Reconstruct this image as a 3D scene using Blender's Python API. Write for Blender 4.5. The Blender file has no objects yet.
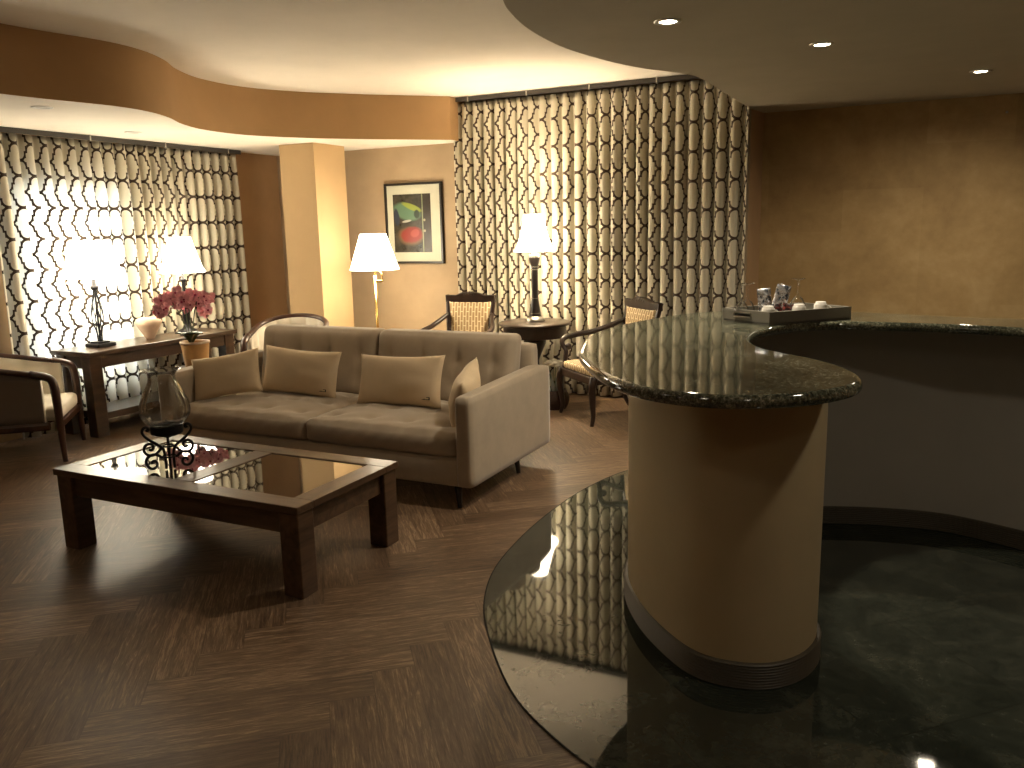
import bpy, bmesh, math, random
from mathutils import Vector, Matrix
from math import sin, cos, pi, radians, sqrt, atan2, hypot
random.seed(7)
C = bpy.context.scene.collection

# ------------------------------------------------------------------ node maths helper
class S:
    def __init__(s, nt, sock): s.nt, s.k = nt, sock
    def _m(s, op, *a):
        n = s.nt.nodes.new('ShaderNodeMath'); n.operation = op
        for i, v in enumerate((s,) + a):
            if isinstance(v, S): s.nt.links.new(v.k, n.inputs[i])
            else: n.inputs[i].default_value = v
        return S(s.nt, n.outputs[0])
    def __add__(s, o): return s._m('ADD', o)
    def __sub__(s, o): return s._m('SUBTRACT', o)
    def __mul__(s, o): return s._m('MULTIPLY', o)
    def __truediv__(s, o): return s._m('DIVIDE', o)
    def __neg__(s): return s._m('MULTIPLY', -1.0)
    def __radd__(s, o): return s._m('ADD', o)
    def rsub(s, o): return (-s)._m('ADD', o)
    def abs(s): return s._m('ABSOLUTE')
    def floor(s): return s._m('FLOOR')
    def fract(s): return s._m('FRACT')
    def mod(s, o): return s._m('FLOORED_MODULO', o)
    def sqrt(s): return s._m('SQRT')
    def min(s, o): return s._m('MINIMUM', o)
    def max(s, o): return s._m('MAXIMUM', o)
    def lt(s, o): return s._m('LESS_THAN', o)
    def gt(s, o): return s._m('GREATER_THAN', o)
    def sin(s): return s._m('SINE')
def mixv(f, a, b): return a + (b - a) * f        # a where f=0

class Mat:
    def __init__(m, name, col=(.5,.5,.5), rough=.5, metal=0., **kw):
        m.m = bpy.data.materials.new(name); m.m.use_nodes = True; m.nt = m.m.node_tree
        m.b = m.nt.nodes['Principled BSDF']; m.out = m.nt.nodes['Material Output']
        m.set(Base_Color=(*col, 1), Roughness=rough, Metallic=metal, **kw)
    def set(m, **kw):
        for k, v in kw.items():
            i = m.b.inputs[k.replace('_', ' ')]
            if isinstance(v, S): m.nt.links.new(v.k, i)
            elif hasattr(v, 'is_output'): m.nt.links.new(v, i)
            else: i.default_value = v
        return m
    def coord(m, kind='Object'):
        n = m.nt.nodes.new('ShaderNodeTexCoord'); return n.outputs[kind]
    def xyz(m, kind='Object'):
        n = m.nt.nodes.new('ShaderNodeSeparateXYZ'); m.nt.links.new(m.coord(kind), n.inputs[0])
        return [S(m.nt, o) for o in n.outputs]
    def vec(m, x, y, z=0.):
        n = m.nt.nodes.new('ShaderNodeCombineXYZ')
        for i, v in enumerate((x, y, z)):
            if isinstance(v, S): m.nt.links.new(v.k, n.inputs[i])
            else: n.inputs[i].default_value = v
        return n.outputs[0]
    def noise(m, vec, scale=5., detail=4., rough=.5, dist=0.):
        n = m.nt.nodes.new('ShaderNodeTexNoise'); m.nt.links.new(vec, n.inputs['Vector'])
        n.inputs['Scale'].default_value = scale; n.inputs['Detail'].default_value = detail
        n.inputs['Roughness'].default_value = rough; n.inputs['Distortion'].default_value = dist
        return S(m.nt, n.outputs[0])
    def white(m, vec):
        n = m.nt.nodes.new('ShaderNodeTexWhiteNoise'); n.noise_dimensions = '3D'; m.nt.links.new(vec, n.inputs['Vector'])
        return S(m.nt, n.outputs['Value'])
    def ramp(m, f, stops):
        n = m.nt.nodes.new('ShaderNodeValToRGB'); m.nt.links.new(f.k, n.inputs[0])
        e = n.color_ramp.elements
        while len(e) < len(stops): e.new(0.5)
        for el, (p, c) in zip(e, stops): el.position = p; el.color = (*c, 1)
        return n.outputs[0]
    def mix(m, f, a, b, mode='MIX'):
        n = m.nt.nodes.new('ShaderNodeMix'); n.data_type = 'RGBA'; n.blend_type = mode
        for i, v in ((0, f), (6, a), (7, b)):
            if isinstance(v, S): m.nt.links.new(v.k, n.inputs[i])
            elif hasattr(v, 'is_output'): m.nt.links.new(v, n.inputs[i])
            elif isinstance(v, tuple): n.inputs[i].default_value = (*v, 1)
            else: n.inputs[i].default_value = v
        return n.outputs[2]
    def bump(m, h, strength=.2, dist=.01):
        n = m.nt.nodes.new('ShaderNodeBump'); n.inputs['Strength'].default_value = strength
        n.inputs['Distance'].default_value = dist; m.nt.links.new(h.k, n.inputs['Height'])
        m.nt.links.new(n.outputs[0], m.b.inputs['Normal']); return m

def wood(name, dark, light, rough=.35, scale=(3, 3, 30), coat=0.):
    m = Mat(name, rough=rough)
    x, y, z = m.xyz()
    g = m.noise(m.vec(x*scale[0], y*scale[1], z*scale[2]), 1.6, 6, .6, .6)
    m.set(Base_Color=m.ramp(g, [(.3, dark), (.7, light)]), Coat_Weight=coat, Coat_Roughness=.12)
    m.bump(g, .08, .004); return m

def fabric(name, col, rough=.9, sheen=.3, var=.12, weave=900.):
    m = Mat(name, rough=rough)
    v = m.coord(); a = m.noise(v, 7, 4, .6); b = m.noise(v, weave, 1)
    d = tuple(c*(1-var) for c in col); l = tuple(min(1, c*(1+var)) for c in col)
    m.set(Base_Color=m.ramp(a, [(.3, d), (.7, l)]), Sheen_Weight=sheen, Sheen_Roughness=.4)
    m.bump(b, .15, .001); return m

def plaster(name, col, var=.08, scale=3., rough=.85):
    m = Mat(name, rough=rough)
    v = m.coord(); a = m.noise(v, scale, 5, .6)
    m.set(Base_Color=m.ramp(a, [(.3, tuple(c*(1-var) for c in col)), (.7, tuple(c*(1+var) for c in col))]))
    m.bump(m.noise(v, 160, 3), .06, .002); return m

# ------------------------------------------------------------------ materials
M = {}
M['wall'] = plaster('tan_wall_paint', (.42, .27, .145))
M['wall_back'] = plaster('pale_tan_paint', (.42, .315, .20))
M['column'] = plaster('column_paint', (.50, .345, .18), .04)
M['band'] = plaster('ochre_band_paint', (.44, .265, .12), .05)
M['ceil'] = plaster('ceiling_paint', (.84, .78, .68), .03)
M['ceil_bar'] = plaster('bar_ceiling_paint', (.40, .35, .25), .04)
M['bar_body'] = plaster('bar_front_paint', (.50, .405, .24), .05)
M['bar_in'] = plaster('bar_inner_paint', (.42, .40, .35), .04)
m = Mat('mottled_gold_plaster', rough=.7)
v = m.coord(); x, y, z = m.xyz()
a = m.noise(v, 1.6, 6, .62, .4); b = m.noise(v, 9, 5, .7)
# large hand-laid sheets
cell = m.white(m.vec((x/.62).floor(), (z/.55 + (x/.62).floor()*.37).floor(), 0.))
f = a*.62 + b*.26 + cell*.08
m.set(Base_Color=m.ramp(f, [(.34, (.29, .185, .075)), (.5, (.40, .27, .115)), (.66, (.50, .36, .175))]))
m.bump(b, .12, .003); M['gold'] = m

# herringbone plank floor
def herringbone():
    m = Mat('herringbone_planks', rough=.42)
    x, y, z = m.xyz(); W = .159; n = 6.; th = radians(39.7); cx, cy = -1.742, 2.059
    dx = x - cx; dy = y - cy
    u = (dx*cos(th) + dy*sin(th))/W; w = (dy*cos(th) - dx*sin(th))/W + (1 - n)
    i = u.floor(); j = w.floor(); fu = u - i; fw = w - j
    t = (i - j).mod(2*n); hz = t.lt(n)                      # 1 = plank along u
    t2 = (t - (2*n - 1)) * -1.
    along = mixv(hz, fw + t2, fu + t); across = mixv(hz, fu, fw)
    idx = mixv(hz, i, i - t); idy = mixv(hz, j - t2, j)
    rnd = m.white(m.vec(idx, idy, hz)); rnd2 = m.white(m.vec(idy, idx, hz + 3.))
    g = m.noise(m.vec(along*.55 + rnd*17., across*7. + rnd2*9., idx), 1.6, 9, .68, .9)
    g2 = m.noise(m.vec(along*.9 + rnd*7., across*15., idy), 2., 6, .75, .8)
    tone = g*.55 + g2*.45 + rnd*.10 - .05
    col = m.ramp(tone, [(.37, (.028, .016, .010)), (.46, (.095, .060, .036)), (.54, (.170, .112, .067)), (.63, (.40, .28, .175))])
    hue = m.mix(m.noise(m.coord(), 1.3, 3)*.5, col, (.16, .09, .052))
    e = across.min(across.rsub(1.)).min(along.min(along.rsub(n)))
    seam = e.lt(.010)
    m.set(Base_Color=m.mix(seam*.35, hue, (.02, .012, .008)), Roughness=(g2*.22 + .30), Specular_IOR_Level=.4)
    m.bump(g2*.6 + e.min(.03)*8., .25, .004); return m
M['floor'] = herringbone()

m = Mat('dark_slate_tile', rough=.07)
v = m.coord(); x, y, z = m.xyz()
a = m.noise(v, 5., 9, .72, .5); b = m.noise(v, 26, 6, .75, .4)
uu = ((x*.7071 + y*.7071)/.61).fract(); ww = ((y*.7071 - x*.7071)/.61).fract()
joint = uu.min(ww).lt(.008)
col = m.ramp(a*.7 + b*.3, [(.3, (.012, .015, .012)), (.5, (.033, .038, .029)), (.62, (.06, .064, .048)), (.75, (.12, .115, .085))])
m.set(Base_Color=m.mix(joint*.6, col, (.015, .015, .012)), Roughness=(b*.05 + .01), Specular_IOR_Level=.6, IOR=1.6)
M['tile'] = m

m = Mat('polished_granite', rough=.06)
v = m.coord(); a = m.noise(v, 90, 5, .75); b = m.noise(v, 6, 4, .6)
m.set(Base_Color=m.ramp(a*.75 + b*.25, [(.36, (.010, .013, .010)), (.48, (.06, .066, .045)), (.56, (.17, .175, .12)), (.66, (.5, .48, .36))]),
      Specular_IOR_Level=.8, IOR=1.65, Coat_Weight=.15, Coat_Roughness=.03)
M['granite'] = m

def curtain_mat(name, transl):
    m = Mat(name, rough=.85)
    n = m.nt.nodes.new('ShaderNodeUVMap'); n.uv_map = 'UVMap'
    sp = m.nt.nodes.new('ShaderNodeSeparateXYZ'); m.nt.links.new(n.outputs[0], sp.inputs[0])
    U, V = S(m.nt, sp.outputs[0]), S(m.nt, sp.outputs[1])
    W, Hh = .1, .1225
    # fold into quarter cell [0,1]x[0,1]
    px = ((U/(2*W)).fract()*2. - 1.).abs().rsub(1.)         # 0 at cell centre columns
    py = ((V/(2*Hh)).fract()*2. - 1.).abs().rsub(1.)
    def arc(ax, ay):
        # flat-topped quarter oval, superellipse exponent ~2.6
        c = .50; rx, ry = .44, .475
        qx = (ax/rx); qy = ((ay - c).max(0.)/ry)
        k = 2.3
        r = (qx._m('POWER', k) + qy._m('POWER', k))._m('POWER', 1/k)
        d = (r - 1.).abs()*.42
        return d.max((ay.rsub(c))*1.)                        # only where ay > c
    d1 = arc(px, py); d2 = arc(px.rsub(1.), py.rsub(1.))
    step = (py - .5).abs().max((px - .5).abs() - .07)
    # small stepped notch on the shoulders
    def notch(ax, ay):
        return ((ax - .43).abs()*1.0).max((ay - .78).abs() - .035)
    def link(ax, ay):
        # flat bar joining neighbours at the crossing
        return ((ay - 1.).abs()*1.).max(ax - .22)
    d = d1.min(d2).min(step).min(notch(px, py)).min(notch(px.rsub(1.), py.rsub(1.))).min(link(px, py)).min(link(px.rsub(1.), py.rsub(1.)))
    line = d.lt(.066)
    wv = m.noise(m.coord(), 500, 2)
    col = m.mix(line, (.62, .57, .44), (.055, .032, .018))
    m.set(Base_Color=col, Sheen_Weight=.15); m.bump(wv, .1, .001)
    tr = m.nt.nodes.new('ShaderNodeBsdfTranslucent')
    m.nt.links.new(m.mix(line, (.85, .83, .78), (.02, .015, .01)), tr.inputs[0])
    ms = m.nt.nodes.new('ShaderNodeMixShader'); ms.inputs[0].default_value = transl
    m.nt.links.new(m.b.outputs[0], ms.inputs[1]); m.nt.links.new(tr.outputs[0], ms.inputs[2])
    m.nt.links.new(ms.outputs[0], m.out.inputs[0]); return m
M['curtain'] = curtain_mat('trellis_curtain_fabric', .3)
M['curtain_b'] = curtain_mat('trellis_curtain_lined', .08)

M['velvet'] = fabric('taupe_velvet', (.41, .335, .245), .8, .5, .08)
M['pillow'] = fabric('sand_linen', (.66, .52, .34), .9, .2, .05, 700)
M['outerfab'] = fabric('shaded_brown_upholstery', (.15, .115, .085), .8, .2, .05)  # brown fabric, darkened to hold the shade on the chair's outside
M['cream'] = fabric('cream_upholstery', (.72, .66, .55), .8, .2, .04)
M['tablewood'] = wood('walnut_table_wood', (.040, .021, .011), (.125, .068, .036), .36, (16, 2.2, 16), .15)
M['tablewood_x'] = wood('walnut_table_grain', (.045, .025, .014), (.125, .070, .038), .36, (2.2, 16, 16), .15)
M['consolewood'] = wood('console_wood', (.026, .013, .007), (.078, .041, .021), .28, (14, 2, 14), .3)
M['mahogany'] = wood('dark_mahogany', (.010, .005, .004), (.028, .012, .008), .28, (12, 12, 3), .25)
M['redwood'] = wood('reddish_bentwood', (.028, .010, .006), (.075, .030, .016), .3, (9, 9, 4), .3)
M['blackleg'] = Mat('black_lacquer', (.012, .009, .008), .3)
M['iron'] = Mat('black_iron', (.012, .011, .012), .4, .6)
M['brass'] = Mat('polished_brass', (.75, .5, .17), .2, 1.)
M['blackwhite'] = Mat('lacquer_with_silver', (.5, .48, .42), .25, .7)
M['track'] = Mat('bronze_track', (.06, .055, .05), .4, .4)
M['steel'] = Mat('brushed_steel', (.5, .48, .44), .3, 1.)
M['white'] = Mat('white_porcelain', (.82, .80, .74), .2)
M['frame'] = Mat('black_frame', (.012, .010, .009), .35)
M['mat'] = Mat('ivory_mat_board', (.50, .50, .40), .8)
M['greytray'] = Mat('grey_painted_wood', (.22, .205, .165), .5)
M['trayin'] = Mat('tray_lining', (.12, .115, .1), .6)
M['base'] = Mat('taupe_baseboard', (.085, .07, .048), .5)
M['dark'] = Mat('dark_recess', (.008, .007, .006), .8)
M['pot'] = plaster('tan_pot_clay', (.56, .32, .12), .15, 9, .5)
M['stone'] = plaster('cream_stone', (.66, .5, .36), .12, 8, .6)
M['leafdark'] = Mat('orchid_leaf', (.012, .045, .02), .35)
M['stem'] = Mat('plant_stem', (.05, .08, .03), .5)
M['petal'] = Mat('pink_petal', (.95, .50, .58), .6, Sheen_Weight=.2, Subsurface_Weight=.4, Subsurface_Radius=(.02, .01, .01))
M['petalc'] = Mat('magenta_lip', (.4, .03, .12), .5)
M['wicker'] = wood('dark_wicker', (.02, .01, .006), (.07, .032, .018), .6, (30, 30, 60))
M['silverleaf'] = Mat('silvery_leaf', (.33, .37, .36), .5)
M['plastic'] = Mat('white_plastic', (.75, .73, .68), .4)
M['winframe'] = Mat('window_frame_paint', (.75, .73, .68), .45)
m = Mat('clear_glass', (1, 1, 1), .03, IOR=1.5, Specular_IOR_Level=.9); M['glass'] = m
tb = m.nt.nodes.new('ShaderNodeBsdfTransparent'); tb.inputs[0].default_value = (.985, .99, .985, 1)
lw = m.nt.nodes.new('ShaderNodeLayerWeight'); lw.inputs[0].default_value = .2
ms = m.nt.nodes.new('ShaderNodeMixShader'); gb = m.nt.nodes.new('ShaderNodeBsdfGlossy'); gb.inputs['Roughness'].default_value = .04
fq = S(m.nt, lw.outputs['Fresnel'])*.75 + .06; m.nt.links.new(fq.k, ms.inputs[0]); m.nt.links.new(tb.outputs[0], ms.inputs[1]); m.nt.links.new(gb.outputs[0], ms.inputs[2]); m.nt.links.new(ms.outputs[0], m.out.inputs[0])
m = Mat('smoked_glass', (.035, .028, .02), .025, Specular_IOR_Level=1.0, IOR=1.7, Coat_Weight=.5, Coat_Roughness=.02); M['smoked'] = m
m = Mat('silver_foil', (.8, .8, .82), .25, .85)
v = m.coord(); a = m.noise(v, 45, 3, .6, 1.); m.set(Base_Color=m.ramp(a, [(.42, (.12, .14, .18)), (.52, (.85, .86, .9))])); m.bump(a, .6, .01); M['foil'] = m
m = Mat('dark_packet', (.03, .012, .010), .35); v = m.coord(); a = m.noise(v, 60, 2); m.set(Base_Color=m.ramp(a, [(.5, (.02, .01, .01)), (.62, (.25, .05, .04))])); M['packet'] = m
def emis(name, col, s):
    m = Mat(name, (.8, .78, .72), .6); m.set(Emission_Color=(*col, 1), Emission_Strength=s); return m
M['shade'] = emis('lit_linen_shade', (1., .84, .60), 7.)
M['shade_day'] = emis('lit_linen_shade_by_window', (1., .87, .66), 5.)
M['bulb'] = emis('downlight_lens', (1., .88, .66), 14.)
M['bulboff'] = Mat('unlit_downlight_lens', (.5, .48, .44), .3)
# geometric fretwork upholstery
m = Mat('fretwork_upholstery', rough=.8)
x, y, z = m.xyz()
br = m.nt.nodes.new('ShaderNodeTexBrick'); m.nt.links.new(m.vec(z + y*.5, x), br.inputs['Vector'])
br.inputs['Scale'].default_value = 1.; br.inputs['Brick Width'].default_value = .095; br.inputs['Row Height'].default_value = .032
br.inputs['Mortar Size'].default_value = .0045; br.inputs['Mortar Smooth'].default_value = .1
br.inputs['Color1'].default_value = (.34, .235, .12, 1); br.inputs['Color2'].default_value = (.38, .26, .14, 1); br.inputs['Mortar'].default_value = (.78, .66, .42, 1)
m.set(Base_Color=br.outputs[0]); M['fret'] = m

# ------------------------------------------------------------------ mesh helpers
def setm(o, mt):
    if isinstance(mt, str): mt = M[mt]
    o.data.materials.append(mt.m)
def obj(name, bm, mt, parent=None, smooth=False, loc=None, autos=None):
    me = bpy.data.meshes.new(name)
    bmesh.ops.recalc_face_normals(bm, faces=bm.faces[:])
    bm.to_mesh(me); bm.free()
    o = bpy.data.objects.new(name, me); C.objects.link(o)
    for k in (mt if isinstance(mt, (list, tuple)) else [mt]): setm(o, k)
    if smooth:
        for p in me.polygons: p.use_smooth = True
    if autos is not None:
        for p in me.polygons: p.use_smooth = True
        me.set_sharp_from_angle(angle=radians(autos))
    if parent: o.parent = parent
    if loc: o.location = loc
    return o
def tag(o, label, cat, group=None):
    o['label'] = label; o['category'] = cat
    if group: o['group'] = group
    return o
def thing(name, label, cat, loc=(0,0,0), rz=0, group=None, rot=None):
    o = bpy.data.objects.new(name, None); C.objects.link(o); o.empty_display_size = .1
    o.location = loc; o.rotation_euler = rot or (0, 0, rz); return tag(o, label, cat, group)
def struct(name, bm, mt, **k):
    o = obj(name, bm, mt, **k); o['kind'] = 'structure'; return o
def dup(root, loc=None, rz=None, label=None, group=None, rot=None, scale=None):
    r = root.copy(); C.objects.link(r)
    if loc is not None: r.location = loc
    if rz is not None: r.rotation_euler = (0, 0, rz)
    if rot is not None: r.rotation_euler = rot
    if scale is not None: r.scale = (scale,)*3
    if label: r['label'] = label
    if group: r['group'] = group
    for ch in list(root.children):
        c = ch.copy(); C.objects.link(c); c.parent = r
        for g in list(ch.children):
            d = g.copy(); C.objects.link(d); d.parent = c
    return r
def box(bm, x0, x1, y0, y1, z0, z1, bev=0., seg=2):
    t = bmesh.new()
    vs = [t.verts.new((x, y, z)) for z in (z0, z1) for y in (y0, y1) for x in (x0, x1)]
    for f in ((0,2,3,1),(4,5,7,6),(0,1,5,4),(2,6,7,3),(0,4,6,2),(1,3,7,5)): t.faces.new([vs[i] for i in f])
    if bev: bmesh.ops.bevel(t, geom=t.edges[:], offset=bev, segments=seg, profile=.5, affect='EDGES')
    join(bm, t)
def join(bm, t, mat=None):
    if mat is not None: bmesh.ops.transform(t, matrix=mat, verts=t.verts)
    me = bpy.data.meshes.new('tmp'); t.to_mesh(me); t.free(); bm.from_mesh(me); bpy.data.meshes.remove(me)
def nb(*a, **k):
    bm = bmesh.new(); box(bm, *a, **k); return bm
def lathe(bm, prof, cx=0, cy=0, seg=32, cap=True, flute=None):
    rings = []
    for r, z in prof:
        ring = []
        for i in range(seg):
            a = 2*pi*i/seg; rr = r*(1 + (flute(a, z) if flute else 0))
            ring.append(bm.verts.new((cx + rr*cos(a), cy + rr*sin(a), z)))
        rings.append(ring)
    for a, b in zip(rings, rings[1:]):
        for i in range(seg): bm.faces.new((a[i], a[(i+1)%seg], b[(i+1)%seg], b[i]))
    if cap:
        if prof[0][0] > 1e-4: bm.faces.new(rings[0][::-1])
        if prof[-1][0] > 1e-4: bm.faces.new(rings[-1])
    return bm
def smooth_path(pts, n=8, closed=False):
    P = [Vector(p) for p in pts]; out = []; N = len(P)
    rng = range(N if closed else N-1)
    for i in rng:
        p0 = P[(i-1)%N] if (closed or i > 0) else P[0]*2 - P[1]
        p1, p2 = P[i], P[(i+1)%N]
        p3 = P[(i+2)%N] if (closed or i+2 < N) else P[-1]*2 - P[-2]
        for k in range(n):
            t = k/n
            out.append(.5*((2*p1) + (-p0+p2)*t + (2*p0-5*p1+4*p2-p3)*t*t + (-p0+3*p1-3*p2+p3)*t**3))
    if not closed: out.append(P[-1].copy())
    return out
def tube(bm, pts, r, seg=8, closed=False, flat=None, up=None, smooth=0):
    """sweep an oval (or rounded-rectangular when flat=(w,h)) section along pts; r may be a function of 0..1"""
    if smooth: pts = smooth_path(pts, smooth, closed)
    pts = [Vector(p) for p in pts]; n = len(pts)
    U = Vector(up) if up else None
    rings = []; prev = None
    for i, p in enumerate(pts):
        a = pts[(i-1)%n] if (closed or i) else p; b = pts[(i+1)%n] if (closed or i < n-1) else p
        T = (b - a).normalized()
        if U is not None:
            X = T.cross(U)
            if X.length < 1e-4: X = prev or Vector((1,0,0))
            X.normalize(); Y = X.cross(T).normalized()
            if flat is None: pass
        else:
            if prev is None:
                X = T.orthogonal().normalized()
            else:
                X = (prev - T*prev.dot(T)); X = X.normalized() if X.length > 1e-6 else T.orthogonal().normalized()
            Y = T.cross(X)
        prev = X
        t = i/max(1, n-1); rr = r(t) if callable(r) else r
        w, h = (1, 1) if flat is None else flat
        ring = []
        for k in range(seg):
            an = 2*pi*(k+.5)/seg; c, s = cos(an), sin(an)
            if flat is not None:
                q = max(abs(c), abs(s)); e = .55; c = c*(1-e) + c/q*e; s = s*(1-e) + s/q*e
            ring.append(bm.verts.new(p + X*(c*rr*w) + Y*(s*rr*h)))
        rings.append(ring)
    m = len(rings)
    for i in range(m if closed else m-1):
        A, B = rings[i], rings[(i+1)%m]
        for k in range(seg): bm.faces.new((A[k], A[(k+1)%seg], B[(k+1)%seg], B[k]))
    if not closed:
        bm.faces.new(rings[0][::-1]); bm.faces.new(rings[-1])
    return bm
def nt(*a, **k):
    bm = bmesh.new(); tube(bm, *a, **k); return bm
def prism(bm, poly, z0, z1):
    a = [bm.verts.new((p[0], p[1], z0)) for p in poly]; b = [bm.verts.new((p[0], p[1], z1)) for p in poly]
    n = len(poly)
    for i in range(n): bm.faces.new((a[i], a[(i+1)%n], b[(i+1)%n], b[i]))
    from mathutils.geometry import tessellate_polygon
    for tri in tessellate_polygon([[Vector((p[0], p[1], 0)) for p in poly]]):
        try:
            bm.faces.new([a[i] for i in tri][::-1]); bm.faces.new([b[i] for i in tri])
        except ValueError: pass
    return bm
def wallstrip(bm, pts, z0, z1, t, prof=None):
    """solid wall following a plan polyline, thickness t to its left; prof = [(offset to the right, z)] of the face"""
    P = [Vector((p[0], p[1])) for p in pts]; n = len(P); N = []
    for i in range(n):
        d = (P[min(i+1, n-1)] - P[max(i-1, 0)]).normalized(); N.append(Vector((d.y, -d.x)))   # right-hand normal
    prof = prof or [(0, z0), (0, z1)]
    rows = [[bm.verts.new((p.x + q.x*o, p.y + q.y*o, z)) for p, q in zip(P, N)] for o, z in prof]
    rows.append([bm.verts.new((p.x - q.x*t, p.y - q.y*t, z1)) for p, q in zip(P, N)])
    rows.append([bm.verts.new((p.x - q.x*t, p.y - q.y*t, z0)) for p, q in zip(P, N)])
    for a, b in zip(rows, rows[1:] + rows[:1]):
        for i in range(n-1): bm.faces.new((a[i], a[i+1], b[i+1], b[i]))
    bm.faces.new([r[0] for r in rows][::-1]); bm.faces.new([r[-1] for r in rows])
    return bm
def gridbox(w, d, h, nx, ny, nz, r, fn=None):
    """rounded box as a fine surface grid centred in x,y with base at z=0; fn moves each vertex"""
    bm = bmesh.new(); vs = {}
    def V(i, j, k):
        key = (i, j, k)
        if key not in vs:
            p = Vector((-w/2 + w*i/nx, -d/2 + d*j/ny, h*k/nz))
            c = Vector((max(-w/2+r, min(w/2-r, p.x)), max(-d/2+r, min(d/2-r, p.y)), max(r, min(h-r, p.z))))
            q = p - c
            if q.length > 1e-9: p = c + q.normalized()*min(r, q.length if q.length < r and (abs(q.x) > 0) + (abs(q.y) > 0) + (abs(q.z) > 0) == 1 else r)
            if fn: p = fn(p, (2*i/nx - 1, 2*j/ny - 1, k/nz))
            vs[key] = bm.verts.new(p)
        return vs[key]
    for i in range(nx):
        for j in range(ny):
            for k in (0, nz): bm.faces.new((V(i,j,k), V(i+1,j,k), V(i+1,j+1,k), V(i,j+1,k)))
    for i in range(nx):
        for k in range(nz):
            for j in (0, ny): bm.faces.new((V(i,j,k), V(i+1,j,k), V(i+1,j,k+1), V(i,j,k+1)))
    for j in range(ny):
        for k in range(nz):
            for i in (0, nx): bm.faces.new((V(i,j,k), V(i,j+1,k), V(i,j+1,k+1), V(i,j,k+1)))
    return bm

# ------------------------------------------------------------------ camera
F, P_, R_, Y_ = 828., radians(10.69), radians(1.257), radians(26.12); H = 1.6
f = Vector((-sin(Y_)*cos(P_), cos(Y_)*cos(P_), -sin(P_))); r0 = Vector((cos(Y_), sin(Y_), 0)); d0 = f.cross(r0)
rr = r0*cos(R_) + d0*sin(R_); dd = d0*cos(R_) - r0*sin(R_)
cam = bpy.data.cameras.new('camera'); co = bpy.data.objects.new('camera', cam); C.objects.link(co)
mw = Matrix.Identity(4)
for i, vct in enumerate((rr, -dd, -f)):
    for k in range(3): mw[k][i] = vct[k]
mw[2][3] = H; co.matrix_world = mw
cam.sensor_width = 36; cam.lens = F/1024*36; cam.clip_start = .05
bpy.context.scene.camera = co

# ------------------------------------------------------------------ room shell
ZM, ZS, ZB = 2.84, 2.44, 2.54
XL, XR, YB, YT, YF = -6.5, 3.0, 7.43, 7.79, -2.5
tile_edge = [(-1.36,7.2),(-1.36,6.44),(-1.38,5.75),(-1.50,5.38),(-1.68,5.0),(-1.77,4.6),(-1.80,4.20),(-1.79,3.75),(-1.73,3.3),(-1.60,2.94),(-1.41,2.64),(-1.20,2.38),(-1.02,2.23),(-.78,2.09),(-.4,1.93),(.2,1.8),(1.0,1.75),(2.0,1.75),(3.0,1.75)]
te = smooth_path([(a, b, 0) for a, b in tile_edge], 6)
te2 = [(p.x, p.y) for p in te]
struct('floor', nb(XL-.3, XR+.3, YF-.3, YT+.3, -.1, 0), 'floor')
bm = bmesh.new(); prism(bm, te2 + [(XR, YT), (-1.30, YT), (-1.345, YB)], .0005, .004); struct('floor_bar', bm, 'tile')
bm = bmesh.new(); tube(bm, [(p.x, p.y, .002) for p in te], .004, 6); o = struct('trim_1', bm, 'dark')
struct('ceiling', nb(XL-.3, XR+.3, YF-.3, YT+.3, ZM, ZM+.1), 'ceil')
soff = smooth_path([(-1.35,7.428,0),(-1.35,7.31,0),(-1.359,6.44,0),(-1.368,5.70,0),(-1.44,5.44,0),(-1.60,5.137,0),(-1.717,4.741,0),(-1.78,4.30,0),(-1.765,3.88,0),(-1.707,3.56,0),(-1.638,3.335,0),(-1.47,2.95,0),(-1.2,2.6,0),(-.8,2.3,0),(-.3,2.1,0),(.4,2.0,0),(1.4,1.95,0),(3.0,1.95,0)], 6)
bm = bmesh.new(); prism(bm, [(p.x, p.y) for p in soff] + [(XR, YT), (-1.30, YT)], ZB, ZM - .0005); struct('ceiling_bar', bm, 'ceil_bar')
band = smooth_path([(-5.1,YF,0),(-5.1,.5,0),(-5.05,2.2,0),(-4.95,3.0,0),(-4.90,3.5,0),(-4.81,3.95,0),(-4.84,4.27,0),(-4.97,4.57,0),(-5.17,4.87,0),(-5.32,5.25,0),(-5.32,5.72,0),(-5.10,6.17,0),(-4.80,6.52,0),(-4.45,6.86,0),(-4.11,7.17,0)], 6)
bm = bmesh.new(); poly = [(p.x, p.y) for p in band] + [(-4.10, YB), (XL, YB), (XL, YF)]
prism(bm, poly, ZS, ZM - .0005)
sf = obj('ceiling_window', bm, ['ceil', 'band'], autos=30); sf['kind'] = 'structure'
for p in sf.data.polygons: p.material_index = 0 if abs(p.normal.z) > .5 else 1
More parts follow.
